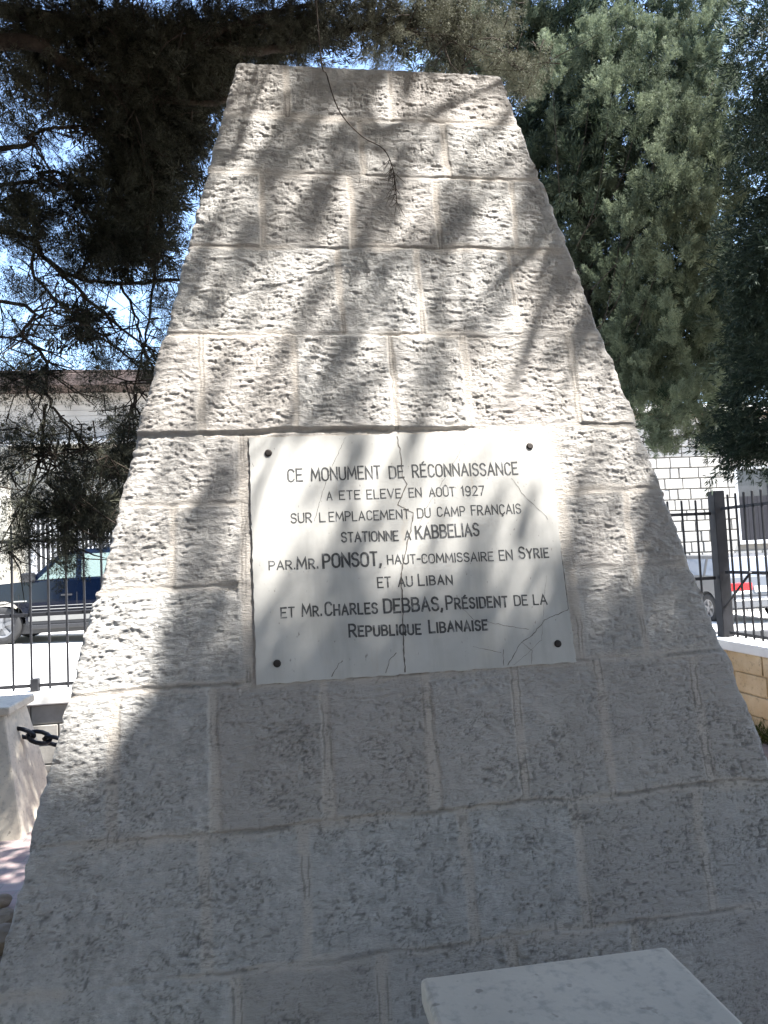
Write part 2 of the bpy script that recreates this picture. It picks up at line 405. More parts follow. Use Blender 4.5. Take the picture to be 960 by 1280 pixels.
monument = empty('stone_monument', (0, .875, 0), 'tall tapering stone monument of rough chiselled blocks bearing a marble plaque', 'monument')
def build_monument():
    ns, nxx = 1000, 600
    s = np.linspace(-.04, S_TOP, ns)[:, None]; u = np.linspace(-1, 1, nxx)[None, :]
    x = u*halfw(s); s2 = np.broadcast_to(s, x.shape)
    h, gr, mo, ti = stone_height(x, s2)
    edge = (1-np.abs(u))*halfw(s)                                    # worn arrises
    ed2 = np.minimum(edge, S_TOP-s2)
    h = h - .012*np.exp(-edge/.008)*(.2+1.2*vnoise(x*20, s2*28, 31)) - .005*np.exp(-(S_TOP-s2)/.008)
    xj = x + np.sign(x)*np.exp(-edge/.02)*(.010*(vnoise(np.searchsorted(np.array(ROWS_S[::-1]), s2)*3.7, np.sign(x)*5.3+20, 36)-.5) + .007*(vnoise(s2*13, x*3, 33)-.55) + .009*(vnoise(s2*55, x*3, 34)-.5))
    P = face3(xj, s2, h)
    Vs, Fs, A = [], [], [[], [], []]
    def addgrid(P, gr, mo, ti, flip=False):
        n, m = P.shape[:2]; o = sum(len(v) for v in Vs)
        idx = o + np.arange(n*m).reshape(n, m)
        q = np.stack([idx[:-1, :-1], idx[:-1, 1:], idx[1:, 1:], idx[1:, :-1]], -1).reshape(-1, 4)
        Fs.append(q[:, ::-1] if flip else q); Vs.append(P.reshape(-1, 3))
        for a, v in zip(A, (gr, mo, ti)): a.append(np.broadcast_to(v, (n, m)).ravel())
    addgrid(P, gr, mo, ti)
    DEP = 1.75
    for side in (-1, 1):                                              # flanks, joined to the displaced front edge
        col = P[:, 0 if side < 0 else -1]; st = col[::4]; ss = s[::4]
        back = np.stack([np.full(len(st), 1.0)*side*halfw(ss[:, 0]), DEP-ss[:, 0]*SL, st[:, 2]], -1)
        w = np.linspace(0, 1, 130)[None, :, None]
        Q = st[:, None]*(1-w) + back[:, None]*w
        hh, g2, m2, t2 = stone_height(Q[..., 1]-DEP/2, Q[..., 2]/CL, 50, {k: [v-.1 for v in JOINTS[k] if abs(v) < .8][:4] for k in JOINTS}, False)
        fade = sstep(0, .04, w[..., 0]); Q[..., 0] += side*hh*fade
        addgrid(Q, g2, m2, t2, side < 0)
        if side < 0: bl = Q[:, -1]
        else: br = Q[:, -1]
    w = np.linspace(0, 1, 60)[None, :, None]
    addgrid(bl[:, None]*(1-w)+br[:, None]*w, .1, 0, .5, True)
    top_f = P[-1][::4]; w = np.linspace(0, 1, 40)[:, None, None]
    top_b = np.stack([top_f[:, 0], np.full(len(top_f), DEP-S_TOP*SL), top_f[:, 2]], -1)
    T = top_f[None]*(1-w) + top_b[None]*w
    T[..., 2] += .004*(vnoise(T[..., 0]*20, T[..., 1]*20, 5)-.5)*sstep(0, .1, w[..., 0])
    addgrid(T, .1, 0, .4)
    o = np_mesh('block_masonry', np.concatenate(Vs), np.concatenate(Fs), M['stone'], monument,
                dict(grime=np.concatenate(A[0]), mortar=np.concatenate(A[1]), tint=np.concatenate(A[2])*.85), smooth=True)
build_monument()

# marble plaque, a little irregular at its edge, with its cracks
D_PL = .006
def build_plaque():
    mb = MB(); n = 60; pts = []
    rg = random.Random(3)
    for i in range(n): pts.append((PX0+(PX1-PX0)*i/n, PS0+rg.uniform(-.0035, .002)))
    for i in range(n): pts.append((PX1-.006*(1-i/n)*0+rg.uniform(-.003, .001) - .004*math.sin(i/n*3), PS0+(PS1-PS0)*i/n))
    for i in range(n): pts.append((PX1+(PX0-PX1)*i/n, PS1+rg.uniform(-.003, .002)))
    for i in range(n): pts.append((PX0+rg.uniform(-.0015, .002), PS1+(PS0-PS1)*i/n))
    f = [mb.bm.verts.new(tuple(face3(x, s, D_PL))) for x, s in pts]; b = [mb.bm.verts.new(tuple(face3(x, s, -.02))) for x, s in pts]
    ff = mb.bm.faces.new(f)
    for i in range(len(f)):
        mb.bm.faces.new((f[i], b[i], b[(i+1) % len(f)], f[(i+1) % len(f)]))
    mb.mi = 1
    def crack(pxs, w0, w1=None, jag=.004):
        w1 = w1 or w0; P = [on_face(*p) for p in pxs]; dense = []
        for a, c in zip(P[:-1], P[1:]):
            L = math.hypot(c[0]-a[0], c[1]-a[1]); m = max(2, int(L/.010))
            for t in range(m): dense.append((a[0]+(c[0]-a[0])*t/m+rg.uniform(-jag, jag)*.5, a[1]+(c[1]-a[1])*t/m+rg.uniform(-jag, jag)*.5))
        dense.append(P[-1])
        dense = [(min(max(x, PX0+.003), PX1-.006), min(max(s, PS0+.005), PS1-.004)) for x, s in dense]
        prev = None
        for i, (x, s) in enumerate(dense):
            a = dense[max(i-1, 0)]; c = dense[min(i+1, len(dense)-1)]; dx, ds = c[0]-a[0], c[1]-a[1]; L = math.hypot(dx, ds) or 1
            w = (w0+(w1-w0)*i/len(dense))*rg.uniform(.5, 1.4)*.5
            l = mb.bm.verts.new(tuple(face3(x-ds/L*w, s+dx/L*w, D_PL+.0006))); r = mb.bm.verts.new(tuple(face3(x+ds/L*w, s-dx/L*w, D_PL+.0006)))
            if prev: q = mb.bm.faces.new((prev[0], prev[1], r, l)); q.material_index = 1
            prev = (l, r)
    crack([(496, 546), (501, 570), (503, 597), (508, 606), (497, 632), (516, 642), (514, 660), (505, 695), (501, 722), (503, 762), (504, 800), (506, 842)], .0030, .0042)
    crack([(716, 759), (697, 768), (680, 775), (664, 795), (651, 803), (634, 832)], .0022, .0020)
    crack([(651, 803), (664, 814), (664, 832)], .0013)
    crack([(432, 547), (418, 577), (402, 618), (393, 652)], .0012)
    crack([(574, 757), (592, 775), (660, 787)], .0013)
    crack([(590, 808), (626, 816)], .0010)
    crack([(638, 598), (656, 622), (676, 640), (684, 650)], .0013)
    crack([(640, 834), (676, 800), (680, 745), (682, 720)], .0007)
    crack([(700, 690), (708, 720), (712, 760)], .0020)
    crack([(414, 846), (423, 830), (428, 826)], .0022)
    crack([(482, 842), (486, 826), (495, 816)], .0018)
    crack([(580, 556), (560, 590), (530, 640), (520, 668)], .0009)
    crack([(628, 812), (629, 832)], .0018)
    return mb.build('plaque', [M['marble'], M['crack']], monument)
plaque = build_plaque()
for i, p in enumerate(((335.5, 567), (661.5, 558.5), (346.5, 829.5), (696.5, 804.8))):
    x, s = on_face(*p); mb = MB()
    c0, c1, c2 = face3(x, s, D_PL-.002), face3(x, s, D_PL+.0025), face3(x, s, D_PL+.0045)
    mb.tube([c0, c1, c2], [.0125, .0120, .0075], 14); b = mb.build('bolt', M['bolt'], plaque)

# inscription, word by word: text, left x, right x, left baseline, right baseline, cap top at the left (all as seen on the plaque)
WORDS = [
 ('CE', 359.8, 378, 602.5, 602, 587.5), ('MONUMENT', 389.5, 475, 601.5, 598.5, 586), ('DE', 487, 504.5, 598.5, 597.5, 584), ('RÉCONNAISSANCE', 516, 646.7, 597, 593.5, 582),
 ('A', 408.8, 415, 625.8, 625.5, 615.5), ('ETE', 424.4, 450, 625, 624, 614.5), ('ELEVE', 458.8, 501, 624, 622.5, 613), ('EN', 511.5, 526.5, 622, 621.5, 611), ('AOÛT', 536.7, 568, 621.3, 620.3, 610.5), ('1927', 577.2, 604.8, 620, 619.4, 608.5),
 ('SUR', 364.2, 389.5, 654, 653, 642.5), ('L', 399.8, 406.5, 652.5, 652.3, 641.5), ('EMPLACEMENT', 411.6, 511, 652.3, 648.6, 641), ('DU', 522, 537.8, 647.8, 647, 636.5), ('CAMP', 546.5, 581, 646.2, 645, 634.8), ('FRANÇAIS', 589.4, 650.5, 644.5, 642, 632.8),
 ('STATIONNE', 427.2, 497.5, 678, 675.8, 666.3), ('A', 506, 513, 675, 675, 664), ('KABBELIAS', 520, 598.3, 673.8, 670, 658.5),
 ('PAR.', 336.7, 368.7, 712.6, 711.4, 702), ('Mr.', 371.7, 397.4, 711.5, 710.5, 697.2), ('PONSOT,', 404.3, 476, 710, 707, 693.5), ('HAUT-COMMISSAIRE', 484.5, 616, 705.7, 701, 694.8), ('EN', 624.2, 640, 700.5, 700, 688.5), ('Syrie', 648.8, 685, 698.5, 697, 684.5),
 ('ET', 472.3, 488, 734.8, 734, 722.5), ('AU', 498, 515.3, 733.5, 732.8, 721.5), ('Liban', 523.3, 565, 732, 730.5, 718.3),
 ('ET', 351.6, 368, 772.5, 771.5, 760.3), ('Mr.', 378, 402, 770.5, 769.5, 755.8), ('Charles', 406.6, 471.4, 769.5, 766.5, 753.5), ('DEBBAS,', 480.3, 552.5, 766, 762.5, 749.8), ('Président', 558, 633.7, 761.5, 758.5, 745.5), ('DE', 643, 658.8, 757, 756.5, 745), ('LA', 666.8, 683, 756, 755.6, 744),
 ('Republique', 436.8, 525.7, 796, 792.5, 780.8), ('Libanaise', 536.7, 608.7, 791, 787.2, 776)]
def _arc(cx, cy, rx, ry, a0, a1, n=7):
    return [(cx+rx*math.cos(math.radians(a0+(a1-a0)*k/n)), cy+ry*math.sin(math.radians(a0+(a1-a0)*k/n))) for k in range(n+1)]
GLYPH = {   # narrow cut capitals: advance width, strokes on a cap height of 1
 'A': (.56, [[(0, 0), (.28, 1), (.56, 0)], [(.10, .33), (.46, .33)]]),
 'B': (.50, [[(0, 0), (0, 1), (.26, 1)] + _arc(.26, .76, .20, .24, 75, -90), [(0, .52), (.28, .52)] + _arc(.28, .26, .22, .26, 75, -90) + [(.02, 0)]]),
 'C': (.48, [_arc(.26, .74, .23, .26, 15, 180) + _arc(.26, .26, .23, .26, 180, 345)]),
 'D': (.52, [[(0, 0), (0, 1), (.24, 1)] + _arc(.24, .72, .28, .28, 75, 0) + _arc(.24, .28, .28, .28, 0, -90) + [(.02, 0)]]),
 'E': (.44, [[(.44, 1), (0, 1), (0, 0), (.44, 0)], [(.03, .52), (.36, .52)]]),
 'F': (.42, [[(.42, 1), (0, 1), (0, 0)], [(.03, .52), (.35, .52)]]),
 'H': (.50, [[(0, 0), (0, 1)], [(.50, 0), (.50, 1)], [(.03, .52), (.47, .52)]]),
 'I': (.04, [[(.02, 0), (.02, 1)]]),
 'K': (.50, [[(0, 0), (0, 1)], [(.48, 1), (.03, .42)], [(.18, .62), (.50, 0)]]),
 'L': (.40, [[(0, 1), (0, 0), (.40, 0)]]),
 'M': (.68, [[(0, 0), (.05, 1), (.34, .22), (.63, 1), (.68, 0)]]),
 'N': (.54, [[(0, 0), (0, 1), (.54, 0), (.54, 1)]]),
 'O': (.52, [_arc(.26, .72, .26, .28, 0, 180) + _arc(.26, .28, .26, .28, 180, 360) + [(.52, .72)]]),
 'P': (.48, [[(0, 0), (0, 1), (.24, 1)] + _arc(.24, .73, .24, .27, 75, -90) + [(.02, .46)]]),
 'Q': (.52, [_arc(.26, .72, .26, .28, 0, 180) + _arc(.26, .28, .26, .28, 180, 360) + [(.52, .72)], [(.30, .22), (.50, -.06)]]),
 'R': (.50, [[(0, 0), (0, 1), (.24, 1)] + _arc(.24, .74, .22, .26, 75, -90) + [(.02, .48)], [(.22, .46), (.50, 0)]]),
 'S': (.46, [_arc(.23, .76, .22, .24, 20, 180) + _arc(.23, .76, .22, .24, 190, 255, 3) + _arc(.23, .26, .23, .26, 70, 0, 4) + _arc(.23, .26, .23, .26, -15, -165)]),
 'T': (.46, [[(0, 1), (.46, 1)], [(.23, .96), (.23, 0)]]),
 'U': (.50, [[(0, 1), (0, .28)] + _arc(.25, .26, .25, .26, 190, 350) + [(.50, .28), (.50, 1)]]),
 'V': (.54, [[(0, 1), (.27, 0), (.54, 1)]]),
 'Y': (.52, [[(0, 1), (.26, .48), (.52, 1)], [(.26, .44), (.26, 0)]]),
 '1': (.16, [[(0, .80), (.12, 1), (.12, 0)]]),
 '9': (.46, [_arc(.23, .70, .22, .30, -20, 340, 12), [(.45, .70), (.44, .40)] + _arc(.22, .24, .22, .24, 0, -140, 5)]),
 '2': (.46, [_arc(.23, .72, .22, .28, 165, -20, 6) + [(.02, 0), (.46, 0)]]),
 '7': (.44, [[(0, 1), (.44, 1), (.14, 0)]]),
 '.': (.06, [[(.03, 0), (.03, .09)]]), ',': (.08, [[(.06, .10), (.05, 0), (0, -.14)]]), '-': (.26, [[(0, .46), (.26, .46)]])}
GLYPH['É'] = (.44, GLYPH['E'][1] + [[(.18, 1.12), (.30, 1.24)]])
GLYPH['Û'] = (.50, GLYPH['U'][1] + [[(.10, 1.14), (.25, 1.27), (.40, 1.14)]])
GLYPH['Ç'] = (.48, GLYPH['C'][1] + [[(.26, -.06), (.30, -.16), (.20, -.22)]])
def build_inscription():
    rg = random.Random(8); V, F = [], []
    def ribbon(P, w, lift):                      # one cut stroke, mitred, no overlapping faces
        n = len(P); o = len(V)
        for i in range(n):
            a = P[max(i-1, 0)]; b = P[i]; c = P[min(i+1, n-1)]
            d0 = (b[0]-a[0], b[1]-a[1]); d1 = (c[0]-b[0], c[1]-b[1])
            if i == 0: d0 = d1
            if i == n-1: d1 = d0
            l0 = math.hypot(*d0) or 1e-9; l1 = math.hypot(*d1) or 1e-9
            n0 = (-d0[1]/l0, d0[0]/l0); n1 = (-d1[1]/l1, d1[0]/l1); m = (n0[0]+n1[0], n0[1]+n1[1]); lm = math.hypot(*m) or 1e-9
            m = (m[0]/lm, m[1]/lm); k = min(1/max(.35, m[0]*n0[0]+m[1]*n0[1]), 1.9)
            ww = w*.5*k*rg.uniform(.86, 1.12)
            e = (-d0[0]/l0*w*.4, -d0[1]/l0*w*.4) if i == 0 else ((d1[0]/l1*w*.4, d1[1]/l1*w*.4) if i == n-1 else (0, 0))
            for sg in (1, -1): V.append(face3(b[0]+m[0]*ww*sg+e[0], b[1]+m[1]*ww*sg+e[1], D_PL+lift))
            if i: F.append((o+2*i-2, o+2*i-1, o+2*i+1, o+2*i))
    for txt, x0, x1, b0, b1, top in WORDS:
        fx0, fs0 = on_face(x0, b0); fx1, fs1 = on_face(x1, b1); ht = on_face(x0, top)[1]-fs0
        items, cur, small = [], 0.0, txt[1:].upper() != txt[1:]
        for i, ch in enumerate(txt.upper()):
            k = .80 if (small and i and ch not in '.,') else 1.0; adv, st = GLYPH[ch]
            items.append((cur, k, st)); cur += adv*k + .20*(1 if ch != '-' else .8)
        cur -= .20; wt = (.155 if b0 > 655 else .130)*(1.12 if txt in ('PONSOT,', 'DEBBAS,', 'STATIONNE', 'Libanaise', 'Republique') else 1)
        for (cx, k, st) in items:
            dy = rg.uniform(-.02, .02); 
            for q, pl in enumerate(st):
                dense = []
                for a, b in zip(pl[:-1], pl[1:]):
                    dense.append(a)
                    if math.hypot(b[0]-a[0], b[1]-a[1]) > .3: dense += [(a[0]+(b[0]-a[0])*f, a[1]+(b[1]-a[1])*f) for f in (.33, .67)]
                dense.append(pl[-1])
                pts = [(fx0+(fx1-fx0)*(cx+a*k)/cur, fs0+(fs1-fs0)*(cx+a*k)/cur + (b*k+dy)*ht) for a, b in dense]
                ribbon(pts, wt*ht, .0006+.00012*q)
    np_mesh('lettering', V, F, M['ink'], plaque)
build_inscription()

# ------------------------------------------------------------------ chain posts and chain
def chain_post(cx, cy, label):
    t = empty('chain_post', (cx, cy, 0), label, 'stone post', 'stone posts of the chain round the monument')
    mb = MB(); a, b = .365, .215
    mb.hexa([(cx-a, cy-a, -.02), (cx+a, cy-a, -.02), (cx+a, cy+a, -.02), (cx-a, cy+a, -.02), (cx-b, cy-b, .725), (cx+b, cy-b, .725), (cx+b, cy+b, .725), (cx-b, cy+b, .725)])
    mb.build('shaft', M['polished'], t, .012, 2)
    mb = MB(); mb.box(cx-.258, cx+.258, cy-.25, cy+.25, .727, .78); mb.build('cap', M['polished'], t, .011, 3)
    return t
chain_post(-2.38, 3.14, 'tapered pale stone post with slab cap at the left, a chain bolted to its side')
chain_post(.068, -.925, 'stone post in front of the monument, seen from above by its speckled flat cap')
chain_post(2.30, 3.14, 'tapered stone post standing behind the right flank of the monument')
def chain():
    mb = MB(); A, B = Vector((-2.165, 3.12, .585)), Vector((2.02, 3.12, .575)); n = 42
    P = []
    for i in range(n+1):
        t = i/n; p = A.lerp(B, t); p.z -= .42*4*t*(1-t)*.9; P.append(p)
    for i in range(n):
        c = (P[i]+P[i+1])/2; d = (P[i+1]-P[i]).normalized(); e = Vector((0, 1, 0)); up = (e+d.cross(e)*.9).normalized() if i % 2 else (e*.9-d.cross(e)).normalized()
        ring = []
        for k in range(13):
            a = 2*math.pi*k/12; ring.append(c + d*(.072*math.cos(a)) + up*(.042*math.sin(a)))
        mb.tube(ring, .015, 6, False)
    ob = mb.build('chain', M['chain'])
    return tag(ob, 'heavy dark chain hanging from the stone post and running behind the monument', 'chain')
chain()
# small loose stones at the foot of the monument
for i, (px, py, r) in enumerate(((12, 1152, .07), (2, 1128, .045), (-6, 1180, .09))):
    d = ray(px, py); P = CAM + d*(0.03-CAM[2])/d[2]
    bm = bmesh.new(); bmesh.ops.create_icosphere(bm, subdivisions=3, radius=r)
    for v in bm.verts:
        q = v.co.copy(); k = 1+.5*(vnoise(q.x*22+i*5, q.y*22+q.z*17, 61+i)-.5); v.co = Vector((q.x*k*1.2, q.y*k, q.z*k*.7))
    me = bpy.data.meshes.new('rock'); bm.to_mesh(me); bm.free(); me.materials.append(M['soil'])
    o = link(bpy.data.objects.new('rock', me)); o.location = P
    tag(o, 'dark rough stone lying on the pavers by the monument foot, ' + ('middle of the three', 'smallest of the three', 'largest of the three')[i], 'stone', 'loose stones at the monument foot')

# ------------------------------------------------------------------ low walls with railings
WB, WS = .69, .76            # tops of the back wall and of the side wall
def block_wall(name, along, a0, a1, face, depth, top, mat_wall, label, rows, seed):
    """along 'x' or 'y'; face = coordinate of the inner face; blocks slightly proud, coping as a part"""
    rg = random.Random(seed)
    loc = ((a0+a1)/2, face+depth/2, 0) if along == 'x' else (face+depth/2, (a0+a1)/2, 0)
    t = empty(name, loc, label, 'wall', 'low walls round the monument plot')
    mb = MB(); body_top = top-.085; z = -.2
    def bx(u0, u1, v0, v1, z0, z1, m):
        if along == 'x': return m.box(u0, u1, v0, v1, z0, z1)
        return m.box(v0, v1, u0, u1, z0, z1)
    bx(a0, a1, face+.012, face+depth, -.2, body_top, mb); mb.mi = 0
    hrow = body_top/rows
    for r in range(rows):
        u = a0 + rg.uniform(.1, .3)
        while u < a1-.1:
            w = min(rg.uniform(.36, .62), a1-u)
            bx(u+.006, u+w-.006, face-rg.uniform(0, .008), face+.03, r*hrow+.005, (r+1)*hrow-.006, mb); u += w
    mb.build('masonry', mat_wall, t, .004, 1)
    mb = MB(); bx(a0-(.0 if along == 'x' else .0), a1, face-.045, face+depth+.03, body_top, top, mb); mb.build('coping', M['coping'], t, .010, 2)
    return t
block_wall('low_wall', 'x', -9.0, 3.38, 3.98, .24, WB, M['greywall'], 'low grey block wall with pale coping behind the left post', 4, 2)
block_wall('low_wall', 'y', -6.0, 4.32, 3.40, .24, WS, M['tanwall'], 'low tan stone wall with white coping along the right side', 4, 4)

def railing(name, label, along, a0, a1, c, ztop, zrails, posts, spacing, zbase):
    loc = ((a0+a1)/2, c, zbase) if along == 'x' else (c, (a0+a1)/2, zbase)
    t = empty(name, loc, label, 'fence', 'iron railings on the low walls')
    def bx(mb, u0, u1, v0, v1, z0, z1):
        if along == 'x': mb.box(u0, u1, v0, v1, z0, z1)
        else: mb.box(v0, v1, u0, u1, z0, z1)
    for z in zrails:
        mb = MB(); bx(mb, a0, a1, c-.0045, c+.0045, z-.014, z+.014); mb.build('rail', M['iron'], t, .002, 1)
    for u in posts:
        mb = MB(); bx(mb, u-.03, u+.03, c-.03, c+.03, zbase-.01, zbase+.10); bx(mb, u-.02, u+.02, c+.012, c+.05, zbase+.05, zrails[0]+.03); mb.build('foot_bracket', M['iron'], t, .004, 1)
    n = int((a1-a0)/spacing); first = None
    for i in range(n):
        u = a0 + spacing*(i+.5)
        if any(abs(u-p) < .03 for p in ()): continue
        if first is None:
            mb = MB(); bx(mb, u-.008, u+.008, c-.0105, c+.0055, zrails[0]-.03, ztop)
            first = mb.build('picket', M['iron'], t, .002, 1); u_first = u
        else:
            q = first.copy(); sc.collection.objects.link(q); q.parent = t; q.matrix_parent_inverse = t.matrix_world.inverted()
            dv = Vector((u-u_first, 0, 0)) if along == 'x' else Vector((0, u-u_first, 0))
            q.location = first.location + dv
    return t
XC, YC = 3.52, 4.10
xf = at(15.5, 760, YC)[0]; sp = at(38.3, 760, YC)[0]-xf
fence_b = railing('iron_railing', 'dark iron railing of thin pickets on the grey wall, behind the monument', 'x', xf-sp*30.5, XC-.06, YC, 1.99, [.735, 1.285, 1.865], [at(44, 858, YC)[0], at(44, 858, YC)[0]+2.4, at(44, 858, YC)[0]-2.4], sp, WB)
fence_s = railing('iron_railing', 'iron railing with flat grey pickets running along the tan side wall', 'y', -2.0, YC-.06, XC, 2.02, [.80, 1.335, 1.90], [1.9, -.5], .115, WS)
mb = MB(); mb.box(XC-.052, XC+.052, YC-.052, YC+.052, WS-.01, 2.065); corner = mb.build('fence_post', M['iron'], None, .004, 1)
tag(corner, 'square dark iron corner post where the two railings meet', 'post')
mb = MB(); zc = 1.33
mb.tube([(XC-.02, YC-.45, 1.34), (XC-.03, YC-.056, 1.02)], .012, 6);
mb.build('brace', M['iron'], corner)

# ------------------------------------------------------------------ houses across the street
def left_house():
    Y = 16.6; t = empty('plaster_house', (-9, Y+4, .4), 'cream plastered house with dark overhanging eave behind the navy car', 'house')
    xr = -3.2; x0 = -20.0; zt = 6.02
    mb = MB(); mb.box(x0, xr, Y, Y+8, -.3, 4.62); mb.build('wall', M['plaster'], t)
    mb = MB()
    for k in range(8): mb.box(x0-.02, xr+.02, Y-.03+.004*(k % 2), Y+7.9, 4.80+.139*k, 4.80+.139*k+.131)
    mb.box(x0, xr, Y, Y+7.9, 4.72, 5.92)
    mb.build('upper_band', M['plaster_band'], t)
    mb = MB(); mb.box(x0-.1, xr+.12, Y-.26, Y+7.95, 4.63, 4.76); mb.build('cornice', M['coping'], t, .02, 2)
    mb = MB(); mb.box(x0-.6, xr+.28, Y-.75, Y+8.6, 5.70+.22, 5.92+.30); mb.box(x0-.6, xr+.22, Y-.72, Y+8.5, 6.225, 6.30); rf = mb.build('roof', M['fascia'], t, .02, 1)
    for (wx, w, z0, z1) in ((at(40, 660, Y)[0], 1.05, 1.45, 3.0), (at(95, 660, Y)[0], .95, 1.45, 2.85), (at(40, 660, Y)[0]-3.4, 1.05, 1.45, 3.0)):
        mb = MB()
        for a in ((wx-.07, wx+.06, z0, z1), (wx+w-.06, wx+w+.07, z0, z1), (wx+w/2-.03, wx+w/2+.03, z0, z1)): mb.box(a[0], a[1], Y-.05, Y+.02, a[2], a[3])
        mb.box(wx-.07, wx+w+.07, Y-.055, Y+.02, z1, z1+.10); mb.box(wx-.12, wx+w+.12, Y-.12, Y+.02, z0-.10, z0)
        f = mb.build('window', M['frame'], t, .006, 1)
        mb = MB(); mb.box(wx+.06, wx+w/2-.03, Y-.012, Y+.01, z0, z1); mb.box(wx+w/2+.03, wx+w-.06, Y-.012, Y+.01, z0, z1); mb.build('pane', M['window'], f)
        mb = MB()
        for k in range(9):
            xx = wx+.09+(w-.18)*k/8
            if abs(xx-wx-w/2) > .05: mb.box(xx-.016, xx+.016, Y-.035, Y-.020, z0, z1)
        mb.build('window_bars', M['curtain'], f)
    mb = MB(); px = at(9, 650, Y-.3)[0]; mb.box(px-.28, px+.02, Y-.30, Y-.002, -.3, 4.62); mb.build('pilaster', M['plaster'], t, .02, 1)
left_house()
def right_house():
    Y = 15.0; x0, x1, zt, rg = 5.2, 22.0, 4.72, random.Random(9)
    t = empty('stone_house', (13, Y+4, -.3), 'white stone block house with a dark shuttered window, behind the right railing', 'house')
    wx0, wx1, wz0, wz1 = 10.93, 12.0, 1.62, 3.47
    mb = MB(); mb.box(x0, wx0, Y+.03, Y+8, -.8, zt); mb.box(wx1, x1, Y+.03, Y+8, -.8, zt); mb.box(wx0, wx1, Y+.03, Y+8, -.8, wz0); mb.box(wx0, wx1, Y+.03, Y+8, wz1, zt)
    mb.build('mortar_core', M['house_mortar'], t)
    mb = MB(); z = -.7; hc = .262
    while z < zt-.1:
        x = x0+rg.uniform(0, .3)
        while x < x1:
            w = rg.choice([.20, .30, .36, .42, .48])*rg.uniform(.92, 1.08); a, b = x, min(x+w, x1)
            if z+hc > wz0+.03 and z < wz1-.03:
                if a < wx0 < b: b = wx0
                if a >= wx0-.01 and b <= wx1+.01: x += w+.028; continue
                if a < wx1 < b: a = wx1+.01
                if a >= wx0 and a < wx1: x += w+.028; continue
            if b-a > .06:
                j = [rg.uniform(-.008, .008) for _ in range(4)]; d = rg.uniform(.0, .022)
                mb.hexa([(a+j[0], Y-d, z), (b+j[1], Y-d, z), (b, Y+.06, z), (a, Y+.06, z), (a+j[2], Y-d, z+hc-.03), (b+j[3], Y-d, z+hc-.03), (b, Y+.06, z+hc-.03), (a, Y+.06, z+hc-.03)])
            x += w+.028
        z += hc
    mb.build('wall', M['house'], t, .012, 2)
    mb = MB(); mb.box(x0-.25, x1, Y-.30, Y+8, zt+.10, zt+.30); mb.build('roof', M['coping'], t, .02, 1)
    mb = MB(); mb.box(x0-.15, x1, Y-.16, Y+8, zt, zt+.10); mb.build('eave_beam', simple('brown_eave', (.20, .13, .08), .8, .2, 6), t, .01, 1)
    mb = MB()
    mb.box(wx0, wx0+.07, Y-.01, Y+.12, wz0, wz1); mb.box(wx1-.07, wx1, Y-.01, Y+.12, wz0, wz1); mb.box(wx0+.07, wx1-.07, Y-.01, Y+.12, wz1-.07, wz1)
    mb.box(wx0-.05, wx1+.05, Y-.10, Y+.12, wz0-.09, wz0)
    f = mb.build('window', M['frame'], t, .006, 1)
    mb = MB(); mb.box(wx0+.07, wx1-.07, Y+.10, Y+.13, 2.72, wz1-.07); mb.build('pane', M['window'], f)
    mb = MB()
    for k in range(7):
        xx = wx0+.075+k*.1325; mb.box(xx, xx+.125, Y+.05, Y+.076, wz0+.005, 2.715)
    mb.box(wx0+.07, wx1-.07, Y+.075, Y+.09, wz0, 2.72)
    mb.build('shutter', M['shutter'], f)
right_house()

# ------------------------------------------------------------------ cars
def wheel(parent, x, y, z, r, w, axis):
    """axis 'y': axle along y. near face at y"""
    def P(a, rad, off):
        c, s_ = math.cos(a)*rad, math.sin(a)*rad
        return (x+c, y+off, z+s_) if axis == 'y' else (x+off, y+c, z+s_)
    n = 28; mb = MB(); prof = [(r*.62, .012), (r*.70, 0.0), (r*.93, .004), (r, .03), (r, w-.03), (r*.93, w-.004), (r*.62, w)]
    rings = [[mb.bm.verts.new(P(2*math.pi*k/n, pr, po)) for k in range(n)] for pr, po in prof]
    for i in range(len(rings)-1):
        for k in range(n): mb.bm.faces.new((rings[i][k], rings[i][(k+1) % n], rings[i+1][(k+1) % n], rings[i+1][k])).smooth = True
    ty = mb.build('wheel', M['tyre'], parent)
    mb = MB()
    ring = lambda rad, off: [mb.bm.verts.new(P(2*math.pi*k/n, rad, off)) for k in range(n)]
    a, b, c = ring(r*.63, .010), ring(r*.56, .012), ring(r*.53, .06)
    for p, q in ((a, b), (b, c)):
        for k in range(n): mb.bm.faces.new((p[k], p[(k+1) % n], q[(k+1) % n], q[k])).smooth = True
    mb.bm.faces.new(c)
    for k in range(5):
        an = 2*math.pi*k/5+.3
        for d in (-.16, .16): pass
        pts = [P(an-.20, r*.56, .016), P(an+.20, r*.56, .016), P(an+.55, r*.14, .022), P(an-.55, r*.14, .022)]
        mb.bm.faces.new([mb.bm.verts.new(q) for q in pts])
    mb.bm.faces.new([mb.bm.verts.new(P(2*math.pi*k/n, r*.16, .012)) for k in range(n)])
    mb.build('rim', M['alloy'], ty)

